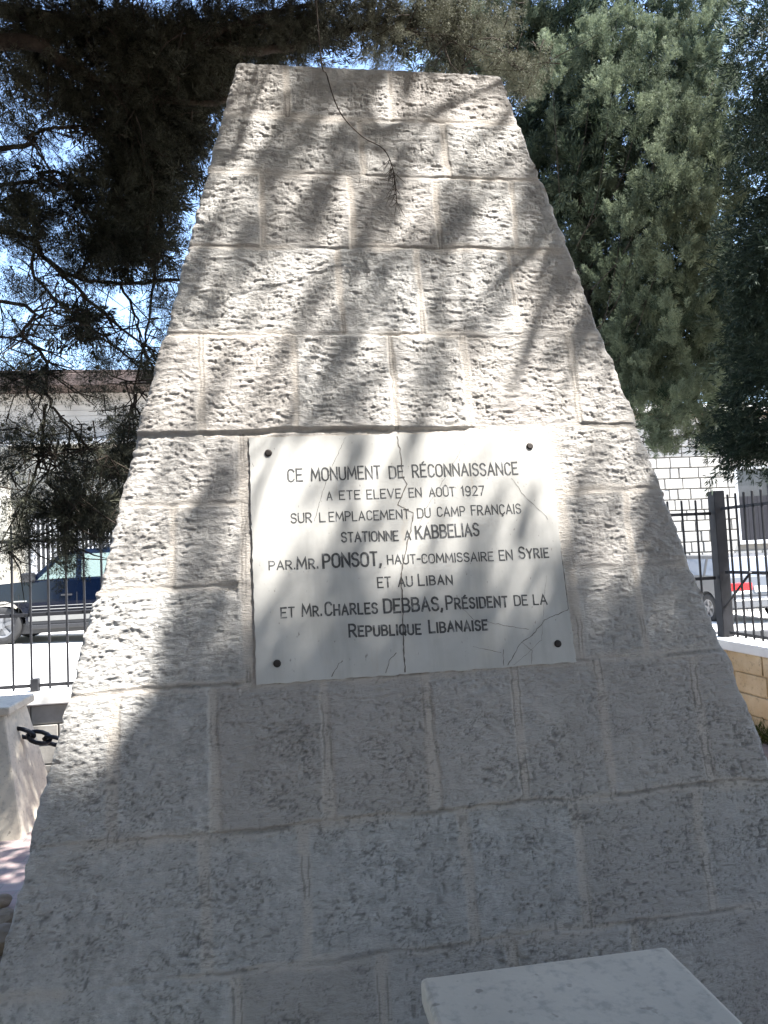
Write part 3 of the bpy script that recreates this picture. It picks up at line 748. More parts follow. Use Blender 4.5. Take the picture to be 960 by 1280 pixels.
def suv():
    gz = .345; y0, y1 = 12.5, 14.32
    t = empty('parked_suv', (-4.15, 13.4, gz), 'navy blue off-road car with grey sills parked behind the left railing', 'car')
    Z = lambda z: gz+z
    def arch(cx, r, n=10): return [(cx+r*math.cos(a), .36+r*math.sin(a)) for a in np.linspace(math.pi*1.02, -.02*math.pi, n)]
    # lower body with wheel arches (x, z)
    prof = [(-6.42, .34), (-6.50, .55), (-6.48, .85), (-6.36, 1.0), (-5.6, 1.09), (-5.0, 1.13), (-3.6, 1.15), (-1.95, 1.15), (-1.80, .9), (-1.78, .45), (-1.84, .34)]
    bottom = [(-2.35, .30)] + [(x, z) for x, z in arch(-2.80, .43)[::-1]] + [(-3.25, .30), (-4.97, .30)] + [(x, z) for x, z in arch(-5.43, .43)[::-1]] + [(-5.88, .30)]
    pts = [(x, Z(z)) for x, z in prof + bottom]
    mb = MB(); 
    def fn(x, y, z):
        k = max(0, (z-gz-.75))*.05; yy = y + (k if y < 13 else -k); return (x, yy, z)
    # strips for curvature: near side skin is split by height through the taper only
    mb.prism(pts, y0, y1, fn); mb.build('body', M['navy'], t, .014, 2)
    gp = [(-4.98, 1.13), (-4.46, 1.60), (-4.18, 1.685), (-3.4, 1.71), (-2.45, 1.68), (-2.15, 1.58), (-1.93, 1.13)]
    def fg(x, y, z):
        k = .045 + (z-gz-1.13)*.24; return (x, y + (k if y < 13 else -k), z)
    mb = MB(); mb.prism([(x, Z(z)) for x, z in gp], y0, y1, fg); cab = mb.build('cabin', M['navy'], t, .02, 2)
    def side(name, pr, mat, off=.006, parent=t, y=y0):
        mb = MB(); a = []
        for x, z in pr:
            k = .045 + max(0, z-1.13)*.24; a.append((x, y+k-off, Z(z)))
        b = [(p[0], p[1]+.010, p[2]) for p in a]; va = [mb.bm.verts.new(p) for p in a]; vb = [mb.bm.verts.new(p) for p in b]
        mb.bm.faces.new(va); mb.bm.faces.new(vb[::-1])
        for i in range(len(va)): mb.bm.faces.new((va[i], vb[i], vb[(i+1) % len(va)], va[(i+1) % len(va)]))
        return mb.build(name, mat, parent)
    side('window', [(-4.80, 1.155), (-4.36, 1.585), (-4.13, 1.60), (-4.13, 1.165)], M['carglass'])
    side('window', [(-4.03, 1.165), (-4.03, 1.60), (-3.20, 1.61), (-3.08, 1.17)], M['carglass'])
    side('window', [(-2.98, 1.17), (-3.06, 1.605), (-2.42, 1.56), (-2.16, 1.18)], M['carglass'])
    def panel(name, x0, x1, z0, z1, mat, out=.012, bev=.004):
        mb = MB(); mb.box(x0, x1, y0-out, y0+.03, Z(z0), Z(z1)); return mb.build(name, mat, t, bev, 1)
    mb = MB(); mb.box(-6.2, -2.0, y0+.10, y1-.10, Z(.17), Z(.36)); mb.build('underbody', M['blackplastic'], t)
    panel('sill', -4.95, -3.27, .395, .515, M['cladding'], .016)
    panel('dark_sill_strip', -4.97, -3.26, .335, .392, M['blackplastic'], .010)  # black strip below the grey sill
    panel('running_board', -4.93, -3.29, .255, .33, M['blackplastic'], .06, .01)
    panel('molding', -4.93, -3.27, .520, .565, M['blackplastic'], .020)
    panel('trim_strip', -4.93, -3.27, .60, .615, M['cladding'], .012)
    panel('trim_strip', -4.90, -3.30, .66, .672, M['cladding'], .012)
    panel('badge', -5.22, -4.98, .765, .785, M['chrome'], .004, .001)
    for x in (-5.12, -4.10, -3.16):
        mb = MB(); mb.box(x-.004, x+.004, y0-.0025, y0+.01, Z(.57), Z(.90)); mb.build('door_seam', M['blackplastic'], t)
    for x in (-4.28, -3.3): 
        mb = MB(); mb.box(x-.10, x+.10, y0-.018, y0-.004, Z(.84), Z(.872)); mb.build('door_handle', M['blackplastic'], t, .005, 2)
    mb = MB(); mb.box(-5.02, -4.82, y0-.20, y0+.02, Z(1.12), Z(1.29)); mb.build('mirror', M['blackplastic'], t, .03, 3)
    mb = MB(); mb.box(-4.9, -4.0, y0+.3, y1-.3, Z(.62), Z(1.12)); mb.box(-3.95, -3.75, y0+.3, y0+.75, Z(.9), Z(1.45)); mb.build('seat', M['blackplastic'], t, .04, 2)
    mb = MB(); c = Vector((-4.46, y0+.46, Z(1.14))); mb.tube([c+Vector((.05*math.sin(a)*.6, .18*math.cos(a), .18*math.sin(a))) for a in np.linspace(0, 2*math.pi, 20)], .016, 6, False); mb.build('steering_wheel', M['blackplastic'], t)
    for y in (y0+.26, y1-.26):
        mb = MB(); mb.tube([(-4.0, y, Z(1.70)), (-3.9, y, Z(1.76)), (-2.7, y, Z(1.76)), (-2.6, y, Z(1.70))], .016, 6); mb.build('roof_rail', M['blackplastic'], t)
    for x in (-5.43, -2.80):
        wheel(t, x, y0+.015, Z(.345), .345, .23, 'y'); wheel(t, x, y1-.245, Z(.345), .345, .23, 'y')
    mb = MB(); mb.box(-6.53, -6.40, y0+.1, y1-.1, Z(.40), Z(.62)); mb.build('bumper', M['cladding'], t, .03, 2)
suv()
def silver_car():
    x0, x1, yb = 8.62, 10.34, 12.0; gz = float(road_z(9.4)) - .02
    t = empty('parked_estate_car', ((x0+x1)/2, yb+2.1, gz), 'silver estate car with red rear lamp parked behind the right railing', 'car')
    Z = lambda z: gz+z
    def fn(a, x, z):  # profile (length y, z) extruded along x
        k = max(0, z-gz-.6)*.08; return (x+(k if x < 9.5 else -k), a, z)
    def arch(cx, r, n=10): return [(cx+r*math.cos(q), .32+r*math.sin(q)) for q in np.linspace(-.02*math.pi, 1.02*math.pi, n)]
    prof = [(yb, .40), (yb-.04, .62), (yb+.02, .98), (yb+1.0, 1.0), (yb+3.0, .98), (yb+4.0, .82), (yb+4.25, .6), (yb+4.2, .3)]
    bottom = [(yb+3.75, .26)] + arch(yb+3.35, .36) + [(yb+2.95, .24), (yb+1.2, .24)] + arch(yb+.8, .36) + [(yb+.4, .28)]
    mb = MB(); mb.prism([(a, Z(z)) for a, z in prof+bottom], x0, x1, fn); mb.build('body', M['silver'], t, .012, 2)
    def fg(a, x, z):
        k = .035+(z-gz-.98)*.26; return (x+(k if x < 9.5 else -k), a, z)
    mb = MB(); mb.prism([(a, Z(z)) for a, z in [(yb+.05, .97), (yb+.30, 1.38), (yb+.5, 1.43), (yb+2.0, 1.44), (yb+2.4, 1.38), (yb+3.1, .97)]], x0, x1, fg); mb.build('cabin', M['silver'], t, .02, 2)
    mb = MB(); q = [(yb+.075, 1.0), (yb+.285, 1.345)]
    p = [(x0+.10, q[0][0]-.012, Z(q[0][1])), (x1-.10, q[0][0]-.012, Z(q[0][1])), (x1-.20, q[1][0]-.012, Z(q[1][1])), (x0+.20, q[1][0]-.012, Z(q[1][1]))]
    mb.hexa([p[0], p[1], (p[1][0], p[1][1]+.014, p[1][2]), (p[0][0], p[0][1]+.014, p[0][2]), p[3], p[2], (p[2][0], p[2][1]+.014, p[2][2]), (p[3][0], p[3][1]+.014, p[3][2])]); mb.build('rear_window', M['skyglass'], t)
    for ya, yb2, s0, s1 in ((yb+.22, yb+.85, .12, .0), (yb+.95, yb+1.75, 0, 0), (yb+1.83, yb+2.75, 0, .42)):
        mb = MB(); f = lambda a, z: (x0+.035+(z-.98)*.26-.008, a, Z(z))
        a = [f(ya, 1.01), f(yb2, 1.01), f(yb2-s1, 1.36), f(ya+s0, 1.36)]; b = [(p[0]+.012, p[1], p[2]) for p in a]
        va = [mb.bm.verts.new(p) for p in a]; vb = [mb.bm.verts.new(p) for p in b]; mb.bm.faces.new(va); mb.bm.faces.new(vb[::-1])
        for i in range(4): mb.bm.faces.new((va[i], vb[i], vb[(i+1) % 4], va[(i+1) % 4]))
        mb.build('side_window', M['skyglass'], t)
    for xa, xb in ((x0+.05, x0+.52), (x1-.52, x1-.05)):
        mb = MB(); mb.box(xa, xb, yb-.040, yb+.05, Z(.70), Z(.86)); l = mb.build('tail_lamp', M['redlamp'], t, .02, 2)
        mb = MB(); mb.box(xa+.02, xb-.02, yb-.045, yb+.05, Z(.63), Z(.695)); mb.build('reverse_lamp', M['plate'], l, .008, 1)
    mb = MB(); mb.box(x0+.56, x1-.56, yb-.05, yb+.05, Z(.66), Z(.78)); mb.build('number_plate', M['plate'], t, .004, 1)
    mb = MB(); mb.box(x0+.02, x1-.02, yb-.13, yb+.05, Z(.36), Z(.57)); mb.build('bumper', M['silver'], t, .03, 2)
    mb = MB(); mb.box(x0+.04, x1-.04, yb-.137, yb-.10, Z(.50), Z(.53)); mb.build('bumper_strip', M['chrome'], t, .004, 1)
    for a in (yb+.8, yb+3.35):
        wheel(t, x0+.015, a, Z(.31), .31, .2, 'x'); wheel(t, x1-.215, a, Z(.31), .31, .2, 'x')
silver_car()

# ------------------------------------------------------------------ trees
def spray(rg, n, L, leaf, wid, spread, droop=0.0):
    """flat-leaved cypress spray along +z: returns (n,4,3) rhombic leaves"""
    t = rg.random(n)**.8; ph = rg.random(n)*2*np.pi; out = (.05+.35*np.sin(np.pi*np.clip(t, .05, 1))*spread*rg.random(n))*L
    base = np.stack([np.cos(ph)*out*.6, np.sin(ph)*out*.6, t*L], -1)
    d = np.stack([np.cos(ph)*spread, np.sin(ph)*spread, np.full(n, 1.0)], -1) + rg.normal(0, .28, (n, 3)); d /= np.linalg.norm(d, axis=1)[:, None]
    sd = np.cross(d, rg.normal(0, 1, (n, 3))); sd /= np.linalg.norm(sd, axis=1)[:, None]
    l = leaf*rg.uniform(.6, 1.3, n)[:, None]; w = wid*rg.uniform(.7, 1.3, n)[:, None]
    return np.stack([base, base+d*l*.5+sd*w*.5, base+d*l, base+d*l*.5-sd*w*.5], 1)
def frames(D, rg):
    D = D/np.linalg.norm(D, axis=1)[:, None]; a = np.cross(D, rg.normal(0, 1, D.shape)); a /= np.linalg.norm(a, axis=1)[:, None]
    return np.stack([a, np.cross(D, a), D], 1)      # rows: x,y,z axes
class Crown:
    def __init__(s, seed, nt, n, L, leaf, wid, spread):
        s.rg = np.random.default_rng(seed); s.T = [spray(s.rg, n, L, leaf, wid, spread) for _ in range(nt)]; s.V = []; s.t = []
    def add(s, P, D, scale, tint):
        P, D = np.asarray(P), np.asarray(D); Fm = frames(D, s.rg); k = s.rg.integers(0, len(s.T), len(P))
        scale = np.broadcast_to(scale, len(P)); tint = np.broadcast_to(tint, len(P))
        for j, T in enumerate(s.T):
            m = np.where(k == j)[0]
            if not len(m): continue
            W = np.einsum('nlk,mkc->mnlc', T, Fm[m])*scale[m][:, None, None, None] + P[m][:, None, None]
            s.V.append(W.reshape(-1, 3)); s.t.append(np.repeat(np.clip(tint[m]+s.rg.normal(0, .12, len(m)), 0, 1), T.shape[0]*4))
    def fill(s, P, D, scale, n=66, L=.20, leaf=.056, wid=.011, tint=.1):      # coarse inner foliage for opaque clumps; dark default tint paints in shade
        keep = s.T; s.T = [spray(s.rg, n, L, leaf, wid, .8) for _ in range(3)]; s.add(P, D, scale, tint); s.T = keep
    def cones(s, C, r):                                                       # little round seed cones, 24 facets each
        g = [(a, b) for a in (-1, 0, 1) for b in (-1, 0, 1)]; qs = []
        for ax in range(3):
            for sg in (-1, 1):
                pt = lambda a, b: np.roll(np.array([sg*1.0, a, b]), ax)
                for a in (-1, 0):
                    for b in (-1, 0): qs.append([pt(a, b), pt(a+1, b), pt(a+1, b+1), pt(a, b+1)])
        q = np.array(qs); q = q/np.linalg.norm(q, axis=-1)[..., None]
        W = np.asarray(C)[:, None, None]+q[None]*np.asarray(r)[:, None, None, None]; s.V.append(W.reshape(-1, 3)); s.t.append(np.full(W.size//3, .35))
    def build(s, name, mat, parent):
        V = np.concatenate(s.V); return np_mesh(name, V, np.arange(len(V)).reshape(-1, 4), mat, parent, dict(tint=np.concatenate(s.t)))
def smooth_path(pts, n=6):
    pts = [np.array(p, float) for p in pts]; out = []
    for i in range(len(pts)-1):
        p0, p1, p2, p3 = pts[max(i-1, 0)], pts[i], pts[i+1], pts[min(i+2, len(pts)-1)]
        for k in range(n):
            t = k/n; out.append(.5*((2*p1)+(-p0+p2)*t+(2*p0-5*p1+4*p2-p3)*t*t+(-p0+3*p1-3*p2+p3)*t**3))
    out.append(pts[-1]); return np.array(out)
def wobble(path, amp, rg):
    w = rg.normal(0, amp, path.shape); w[0] = 0; return path+w

# --- the cypress behind the monument: upright plumes
def cypress(name, label, plumes, trunk, mat, seed, per=1.0, extra=None, core=None):
    t = empty(name, trunk[0], label, 'tree', 'cypress trees round the plot'); rg = np.random.default_rng(seed)
    mb = MB(); mb.tube(smooth_path(trunk[:-1] if False else trunk), list(np.linspace(.26, .03, (len(trunk)-1)*6+1)), 10)
    cr = Crown(seed, 8, 72, .105, .030, .0064, .95)
    for (c, r, h) in plumes:
        c = np.array(c); n = int(per*105*(r*h)/(.3*.9))+20
        # leader of the plume, from the trunk out
        tz = c[2]-h*1.1; base = np.array([trunk[0][0]+(c[0]-trunk[0][0])*.25, trunk[0][1]+(c[1]-trunk[0][1])*.25, max(tz-.7, 3.0)])
        if c[1] < 6: mb.tube(smooth_path([base, (base+c)/2+np.array([0, 0, -.25]), c+np.array([0, 0, h*.7])], 5), list(np.linspace(.007, .002, 11)), 5)
        # tufts over the surface of an upright flame, each a bundle of sprays turned outward and up
        nt_ = max(9, int(n/6)); u = rg.normal(0, 1, (nt_, 3)); u[:, 1] -= .35; u /= np.linalg.norm(u, axis=1)[:, None]; zz = u[:, 2]
        Ct = c + np.stack([u[:, 0]*r*(1-.4*np.maximum(zz, 0)), u[:, 1]*r*(1-.4*np.maximum(zz, 0)), zz*h], -1)*rg.uniform(.75, 1.12, nt_)[:, None]
        Dt = np.stack([u[:, 0]*.9, u[:, 1]*.9, .95+.3*zz], -1); q = 15
        P = np.repeat(Ct, q, 0) + rg.normal(0, 1, (nt_*q, 3))*np.array([.046, .046, .052]); D = np.repeat(Dt, q, 0)+(P-np.repeat(Ct, q, 0))*5+rg.normal(0, .2, (nt_*q, 3))
        cr.add(P - D/np.linalg.norm(D, axis=1)[:, None]*.05, D, rg.uniform(.7, 1.15, nt_*q), np.repeat(rg.uniform(.3, .85, nt_), q))
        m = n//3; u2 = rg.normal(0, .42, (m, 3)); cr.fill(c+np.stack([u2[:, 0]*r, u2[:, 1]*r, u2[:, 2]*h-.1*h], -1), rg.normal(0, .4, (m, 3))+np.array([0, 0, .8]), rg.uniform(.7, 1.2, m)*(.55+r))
    if core:                                     # foliage deep in the crown, its shade put into a dark tint
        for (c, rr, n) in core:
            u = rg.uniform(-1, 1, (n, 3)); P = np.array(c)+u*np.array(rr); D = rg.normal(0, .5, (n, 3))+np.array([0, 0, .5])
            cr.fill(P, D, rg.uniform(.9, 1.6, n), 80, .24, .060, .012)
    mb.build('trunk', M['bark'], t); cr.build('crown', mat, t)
    return t
def cyp_plumes():
    out = []
    # (pixel x, pixel y of the lit top, depth, radius, half height)
    for px, py, Y, r, h in [
        (600, -40, 6.4, .5, 1.0), (650, -60, 6.2, .45, 1.0), (700, -20, 6.2, .4, .8), (575, 60, 6.8, .5, .9), (640, 60, 6.9, .5, 1.0),
        (690, 95, 5.5, .26, .42), (745, 70, 5.4, .28, .45), (780, 30, 5.6, .30, .6), (770, 125, 5.0, .28, .42), (822, 95, 5.1, .26, .55),
        (842, 165, 4.8, .28, .5), (870, 60, 5.6, .32, .8), (905, 40, 5.9, .26, .9), (895, 150, 5.4, .24, .65), (820, 235, 4.7, .28, .42),
        (865, 255, 4.7, .26, .42), (905, 240, 5.2, .24, .5), (785, 275, 4.9, .22, .35), (840, 305, 4.7, .26, .36), (880, 325, 4.8, .28, .40),
        (840, -60, 5.8, .4, .9), (760, -80, 6.0, .4, .9), (900, -70, 6.2, .3, .9),
        (800, 360, 5.3, .30, .45), (850, 390, 4.9, .32, .42), (905, 380, 5.1, .30, .45), (780, 440, 5.6, .34, .5), (830, 460, 5.2, .32, .40),
        (885, 455, 5.0, .30, .38), (930, 440, 5.4, .28, .4), (845, 510, 5.0, .24, .30), (800, 480, 5.5, .22, .30), (920, 510, 5.1, .22, .28),
        (720, 250, 6.4, .45, .8), (690, 190, 6.6, .45, .9), (760, 340, 6.2, .42, .7), (740, 180, 6.2, .40, .8), (800, 200, 6.3, .4, .8), (850, 120, 6.5, .4, 1.0), (730, 400, 6.4, .36, .6),
        (890, 560-20, 5.05, .16, .18), (825, 545, 5.0, .16, .16), (935, 545, 5.2, .16, .2)]:
        out.append((tuple(at(px, py, Y)), r, h))
    return out
cypress('cypress_tree', 'tall dense cypress with sunlit feathery plumes, to the right of the monument top', cyp_plumes(),
        [(3.15, 6.3, -.1), (3.17, 6.3, 2.0), (3.4, 6.3, 5), (3.9, 6.35, 9.5)], M['cypress'], 21, 1.25,
        core=[((4.4, 5.7, 3.95), (.85, .25, .75), 330), ((5.0, 5.9, 5.2), (.5, .3, 1.6), 300), ((3.2, 7.2, 5.2), (1.0, .3, 2.2), 420), ((4.7, 7.3, 6.0), (1.3, .3, 3.0), 700), ((4.1, 6.05, 6.7), (1.0, .3, 1.6), 520), ((3.7, 6.6, 5.7), (1.1, .4, 2.5), 700), ((4.5, 6.5, 5.4), (.9, .4, 2.2), 650), ((2.6, 6.9, 7.5), (1.0, .5, 1.6), 450)])

# --- the cypress at the right edge whose boughs reach over the plot and shade the stone
LIT = [([(645, 330), (600, 430), (570, 525)], 34), ([(715, 350), (735, 430), (730, 525)], 40), ([(690, 555), (704, 640)], 20), ([(590, 546), (565, 600)], 18), ([(655, 440), (640, 530)], 40), ([(700, 255), (722, 330)], 14), ([(560, 340), (545, 400)], 12), # sunny streaks on the face: list of (points, half width) as seen in the photograph
 ([(298, 146), (288, 160)], 5), ([(333, 146), (322, 160)], 5), ([(352, 132), (348, 142)], 4), ([(318, 172), (315, 200)], 4), ([(302, 214), (266, 260)], 8), ([(324, 236), (306, 270), (286, 310)], 10),
 ([(372, 84), (366, 104)], 6), ([(400, 120), (392, 140)], 6), ([(410, 165), (386, 206)], 9), ([(428, 130), (420, 152)], 6), ([(448, 195), (440, 217)], 7), ([(392, 220), (362, 260)], 9), ([(434, 236), (408, 305)], 9), ([(456, 240), (448, 272)], 6),
 ([(500, 88), (474, 130)], 14), ([(452, 86), (444, 110)], 6), ([(520, 110), (500, 150)], 8), ([(606, 88), (596, 122)], 6), ([(590, 140), (568, 200)], 9), ([(612, 195), (560, 215)], 9), ([(632, 125), (622, 165)], 6), ([(650, 165), (678, 225)], 10),
 ([(645, 222), (622, 265), (594, 312)], 18), ([(690, 245), (712, 315)], 12), ([(540, 240), (505, 272)], 7), ([(372, 290), (352, 330)], 12), ([(530, 175), (500, 210)], 6), ([(630, 185), (610, 215)], 8),
 ([(372, 308), (353, 415)], 14), ([(290, 330), (222, 408)], 10), ([(318, 345), (287, 415)], 15), ([(448, 340), (397, 420), (390, 465)], 13), ([(272, 424), (217, 522)], 14), ([(326, 424), (300, 536)], 15), ([(358, 470), (340, 530)], 11), ([(394, 500), (386, 528)], 9), ([(474, 485), (464, 532)], 10),
 ([(592, 320), (570, 375), (530, 470), (520, 530)], 16), ([(525, 375), (500, 460), (486, 530)], 15), ([(640, 318), (610, 400), (590, 530)], 22), ([(690, 320), (660, 420), (640, 530)], 26), ([(715, 340), (735, 420), (700, 530)], 26), ([(750, 430), (778, 525)], 20), ([(672, 350), (640, 430), (620, 530)], 20), ([(610, 450), (585, 535)], 16),
 ([(228, 560), (190, 640), (170, 720), (130, 800), (100, 870), (92, 930)], 34), ([(205, 600), (190, 720), (150, 830)], 26), ([(300, 640), (272, 705)], 12), ([(308, 752), (288, 788)], 8), ([(212, 770), (172, 852)], 10), ([(246, 866), (240, 880)], 10), ([(170, 870), (120, 945)], 18), ([(140, 760), (90, 880)], 24),
 ([(368, 550), (350, 600), (334, 665)], 12), ([(340, 560), (322, 590)], 5), ([(410, 550), (392, 590)], 5), ([(492, 548), (474, 604)], 12), ([(440, 615), (414, 650), (392, 690)], 11), ([(470, 600), (455, 640)], 8),
 ([(518, 548), (560, 546), (610, 544)], 11), ([(560, 560), (535, 620), (520, 690)], 9), ([(605, 560), (570, 640)], 7), ([(675, 555), (690, 600), (700, 650)], 17), ([(690, 560), (705, 620)], 12), ([(655, 600), (640, 650), (620, 680)], 9), ([(338, 690), (328, 740)], 9), ([(568, 690), (562, 750)], 8), ([(676, 700), (664, 745)], 7), ([(602, 640), (590, 690)], 7)]
DARK = [([(640, 308), (600, 400), (520, 540)], 5), ([(555, 330), (560, 420), (540, 470), (515, 535)], 9), ([(718, 345), (700, 425), (640, 535)], 4.5), ([(692, 325), (684, 365)], 7), ([(728, 400), (690, 470), (668, 535)], 6), ([(625, 548), (605, 600), (570, 690)], 7), ([(657, 565), (620, 640)], 4), ([(760, 440), (745, 520)], 6), ([(680, 230), (640, 330), (600, 420)], 4), ([(235, 560), (205, 640), (195, 700)], 5)]
def seg_dist(x, s, pts):
    d = np.full(x.shape, 9.0)
    for (ax, ay), (bx, by) in zip(pts[:-1], pts[1:]):
        vx, vy = bx-ax, by-ay; t = np.clip(((x-ax)*vx+(s-ay)*vy)/(vx*vx+vy*vy), 0, 1)
        d = np.minimum(d, np.hypot(x-ax-t*vx, s-ay-t*vy))
    return d
def sunlight_on_face(x, s):
    lit = np.zeros(x.shape)
    for pts, w in LIT:
        lit = np.maximum(lit, 1-sstep(w*1.0/372, w*1.6/372, seg_dist(x, s, [on_face(*p) for p in pts])))
    for pts, w in DARK:
        lit = lit*sstep(w*.6/372, w*1.2/372, seg_dist(x, s, [on_face(*p) for p in pts]))
    return lit
def shade_tree():
    root = (5.6, 1.3, -.2)
    t = empty('spreading_cypress', root, 'dark bluish cypress at the right edge with long boughs and added unseen foliage shading the plot', 'tree', 'cypress trees round the plot')
    rg = np.random.default_rng(77); mb = MB()
    tr = smooth_path([root, (5.55, 1.25, 2.5), (5.4, 1.1, 5.0), (5.3, 1.2, 8.5), (5.3, 1.2, 11)])
    mb.tube(tr, list(np.linspace(.30, .05, len(tr))), 12)
    for end, z0 in (((.1, -.15, 5.2), 4.0), ((.9, -.3, 5.9), 4.6), ((1.2, -.9, 6.0), 5.0), ((1.6, .1, 6.6), 5.2), ((2.2, -.8, 7.2), 5.8), ((2.8, -1.0, 6.2), 4.6), ((-.4, -.2, 5.4), 4.3), ((3.4, -.2, 7.6), 6.2)):
        st = np.array([5.42, 1.12, z0]); e = np.array(end); m = (st+e)/2+np.array([0, 0, .25])
        p = wobble(smooth_path([st, m, e], 9), .02, rg); hq = p - ((p@FN)/(SUN@FN))[:, None]*SUN
        rad = np.linspace(.075, .010, len(p)); thin = np.maximum.accumulate((np.abs(hq[:, 0]) < halfw(hq[:, 2]/CL)+.25) & (hq[:, 2] < 3.75)); rad[thin] = np.minimum(rad[thin], .006)
        mb.tube(p, list(rad), 7)
        for k in range(14):
            b = p[rg.integers(4, len(p))]; q = b+rg.normal(0, 1, 3)*np.array([.35, .30, .22]); mb.tube([b, (b+q)/2+rg.normal(0, .03, 3), q], [.008, .005, .002], 5)
    cr = Crown(78, 6, 10, .045, .034, .010, .8)
    # foliage along the boughs, thinned by the streak mask so its gaps shape the sunlight
    n = 38000; x = rg.uniform(-1.7, 1.7, n); s = rg.uniform(-.6, 3.9, n); P = face3(x, s)
    z = rg.uniform(6.4, 8.6, n); tt = (z-P[:, 2])/SUN[2]; Q = P+tt[:, None]*SUN
    lit = sunlight_on_face(x, s); inside = (np.abs(x) < halfw(s)+.05) & (s < 3.6)
    clump = fbm(Q[:, 0]*2.3+Q[:, 2]*.8, Q[:, 1]*2.3+Q[:, 2]*.6, 90, 2)
    pr = np.where(inside, np.where(lit > .12, 0.0, .75), .55)
    soft = inside & (lit <= .12) & (s > 1.2); pr[soft] *= .14 + .68*sstep(.36, .58, vnoise(x[soft]*11-s[soft]*5.5, s[soft]*1.6+x[soft]*.8, 92))
    keep = rg.random(n) < pr
    D = rg.normal(0, .6, (n, 3))+np.array([-.3, -.2, .2])
    cr.add(Q[keep], D[keep], rg.uniform(.7, 1.2, keep.sum()), .3+.3*rg.random(keep.sum()))
    # extra unseen foliage added to keep the lower courses in shade
    lowz = inside & (lit < .03) & (s < 1.55) & (seg_dist(x, s, [on_face(*q) for q in ((215, 640), (150, 800), (100, 930))]) > .17)
    lowz &= rg.random(n) < sstep(1.55, 1.15, s)
    cr.fill(Q[lowz], D[lowz], rg.uniform(.5, .8, lowz.sum()), 14, .10, .06, .018, .3)
    # the visible fringe at the right edge of the view, and the tall crown above it
    cr2 = Crown(79, 6, 40, .17, .05, .0085, .7)
    for px, py, Y, rx, n in [(955, 60, 2.6, .20, 60), (968, 150, 2.6, .22, 90), (975, 240, 2.5, .25, 130), (958, 330, 2.6, .20, 110), (950, 400, 2.7, .20, 110), (965, 470, 2.6, .20, 120), (945, 505, 2.8, .16, 70), (925, 545, 2.9, .14, 80), (948, 560, 2.8, .14, 80), (990, 330, 2.5, .35, 200), (1000, 100, 2.5, .4, 200), (985, 540, 2.6, .2, 120), (958, 300, 2.9, .13, 90), (950, 440, 2.9, .15, 110), (962, 380, 2.9, .13, 90), (945, 300, 2.9, .13, 50)]:
        c = at(px, py, Y); u = rg.normal(0, .55, (n, 3)); Pp = c+u*np.array([rx, .3, rx*1.1]); Dd = rg.normal(0, .5, (n, 3))+np.array([-.5, -.1, -.35])
        cr2.add(Pp, Dd, rg.uniform(.7, 1.2, n), .25+.25*rg.random(n))
        b = np.array([5.42, 1.25, max(.9, c[2]*rg.uniform(.65, .95)+rg.uniform(-.3, .5))]); m = (b+c)/2+rg.normal(0, .16, 3)+np.array([0, 0, .12]); mb.tube(wobble(smooth_path([b, m, c], 6), .018, rg), list(np.linspace(.032, .004, 13)), 6)
    for k in range(60):                      # unseen crown mass added sunward to shade the neighbour cypress
        a = rg.uniform(0, 2*np.pi); zc = rg.uniform(5.0, 6.9); rr = 1.3*rg.uniform(.2, 1)
        c = np.array([5.6+rr*np.cos(a), 4.05+rr*.9*np.sin(a), zc]); m = 40
        px_, py_, dp = project(c)
        if 0 < px_ < 940 and py_ > -60: continue
        u = rg.normal(0, .5, (m, 3)); cr2.add(c+u*np.array([.35, .35, .4]), rg.normal(0, .5, (m, 3))+np.array([0, 0, .4]), rg.uniform(1.2, 2.0, m), .3+.3*rg.random(m))
    # unseen canopy added over the paving to hold back sky light
    n = 24000; Q = np.stack([rg.uniform(-3.5, 6.5, n), rg.uniform(-7.5, 3.4, n), rg.uniform(4.7, 8.0, n)], -1)
    q = (Q@FN)/(SUN@FN); H = Q-q[:, None]*SUN; hs = H[:, 2]/CL
    px_, py_, dp_ = project(Q); cl = fbm(Q[:, 0]*.9+3, Q[:, 1]*.9, 95, 2)
    ok = ~((np.abs(H[:, 0]) < halfw(hs)+.50) & (hs > -.6) & (hs < 4.05) & (q > 0)) & ((py_ < -230) | (dp_ < .1)) & (cl > .30) & ((Q[:, 1] < .9) | (Q[:, 0] < -.3) | ((Q[:, 1] < 1.85) & (Q[:, 0] < 1.0)))
    Q = Q[ok]; cr.fill(Q, rg.normal(0, .7, Q.shape), rg.uniform(.9, 1.7, len(Q)), 18, .26, .13, .036, .3)
    n = 5500; a = rg.uniform(0, 1, n)            # unseen low foliage added behind and left of the viewer to block sky
    Q = np.stack([rg.uniform(-7, 7.5, n), rg.uniform(-8.6, -6.4, n), rg.uniform(.9, 7.0, n)], -1); m = a < .45
    Q[m] = np.stack([rg.uniform(-8.2, -6.4, m.sum()), rg.uniform(-7.5, -.3, m.sum()), rg.uniform(1.0, 7.0, m.sum())], -1)
    cr.fill(Q, rg.normal(0, .7, Q.shape), rg.uniform(1.0, 1.8, n), 16, .26, .15, .045, .3)
    mb.build('trunk', M['bark'], t); cr.V += cr2.V; cr.t += cr2.t; cr.build('crown', M['cypress_far'], t)
shade_tree()

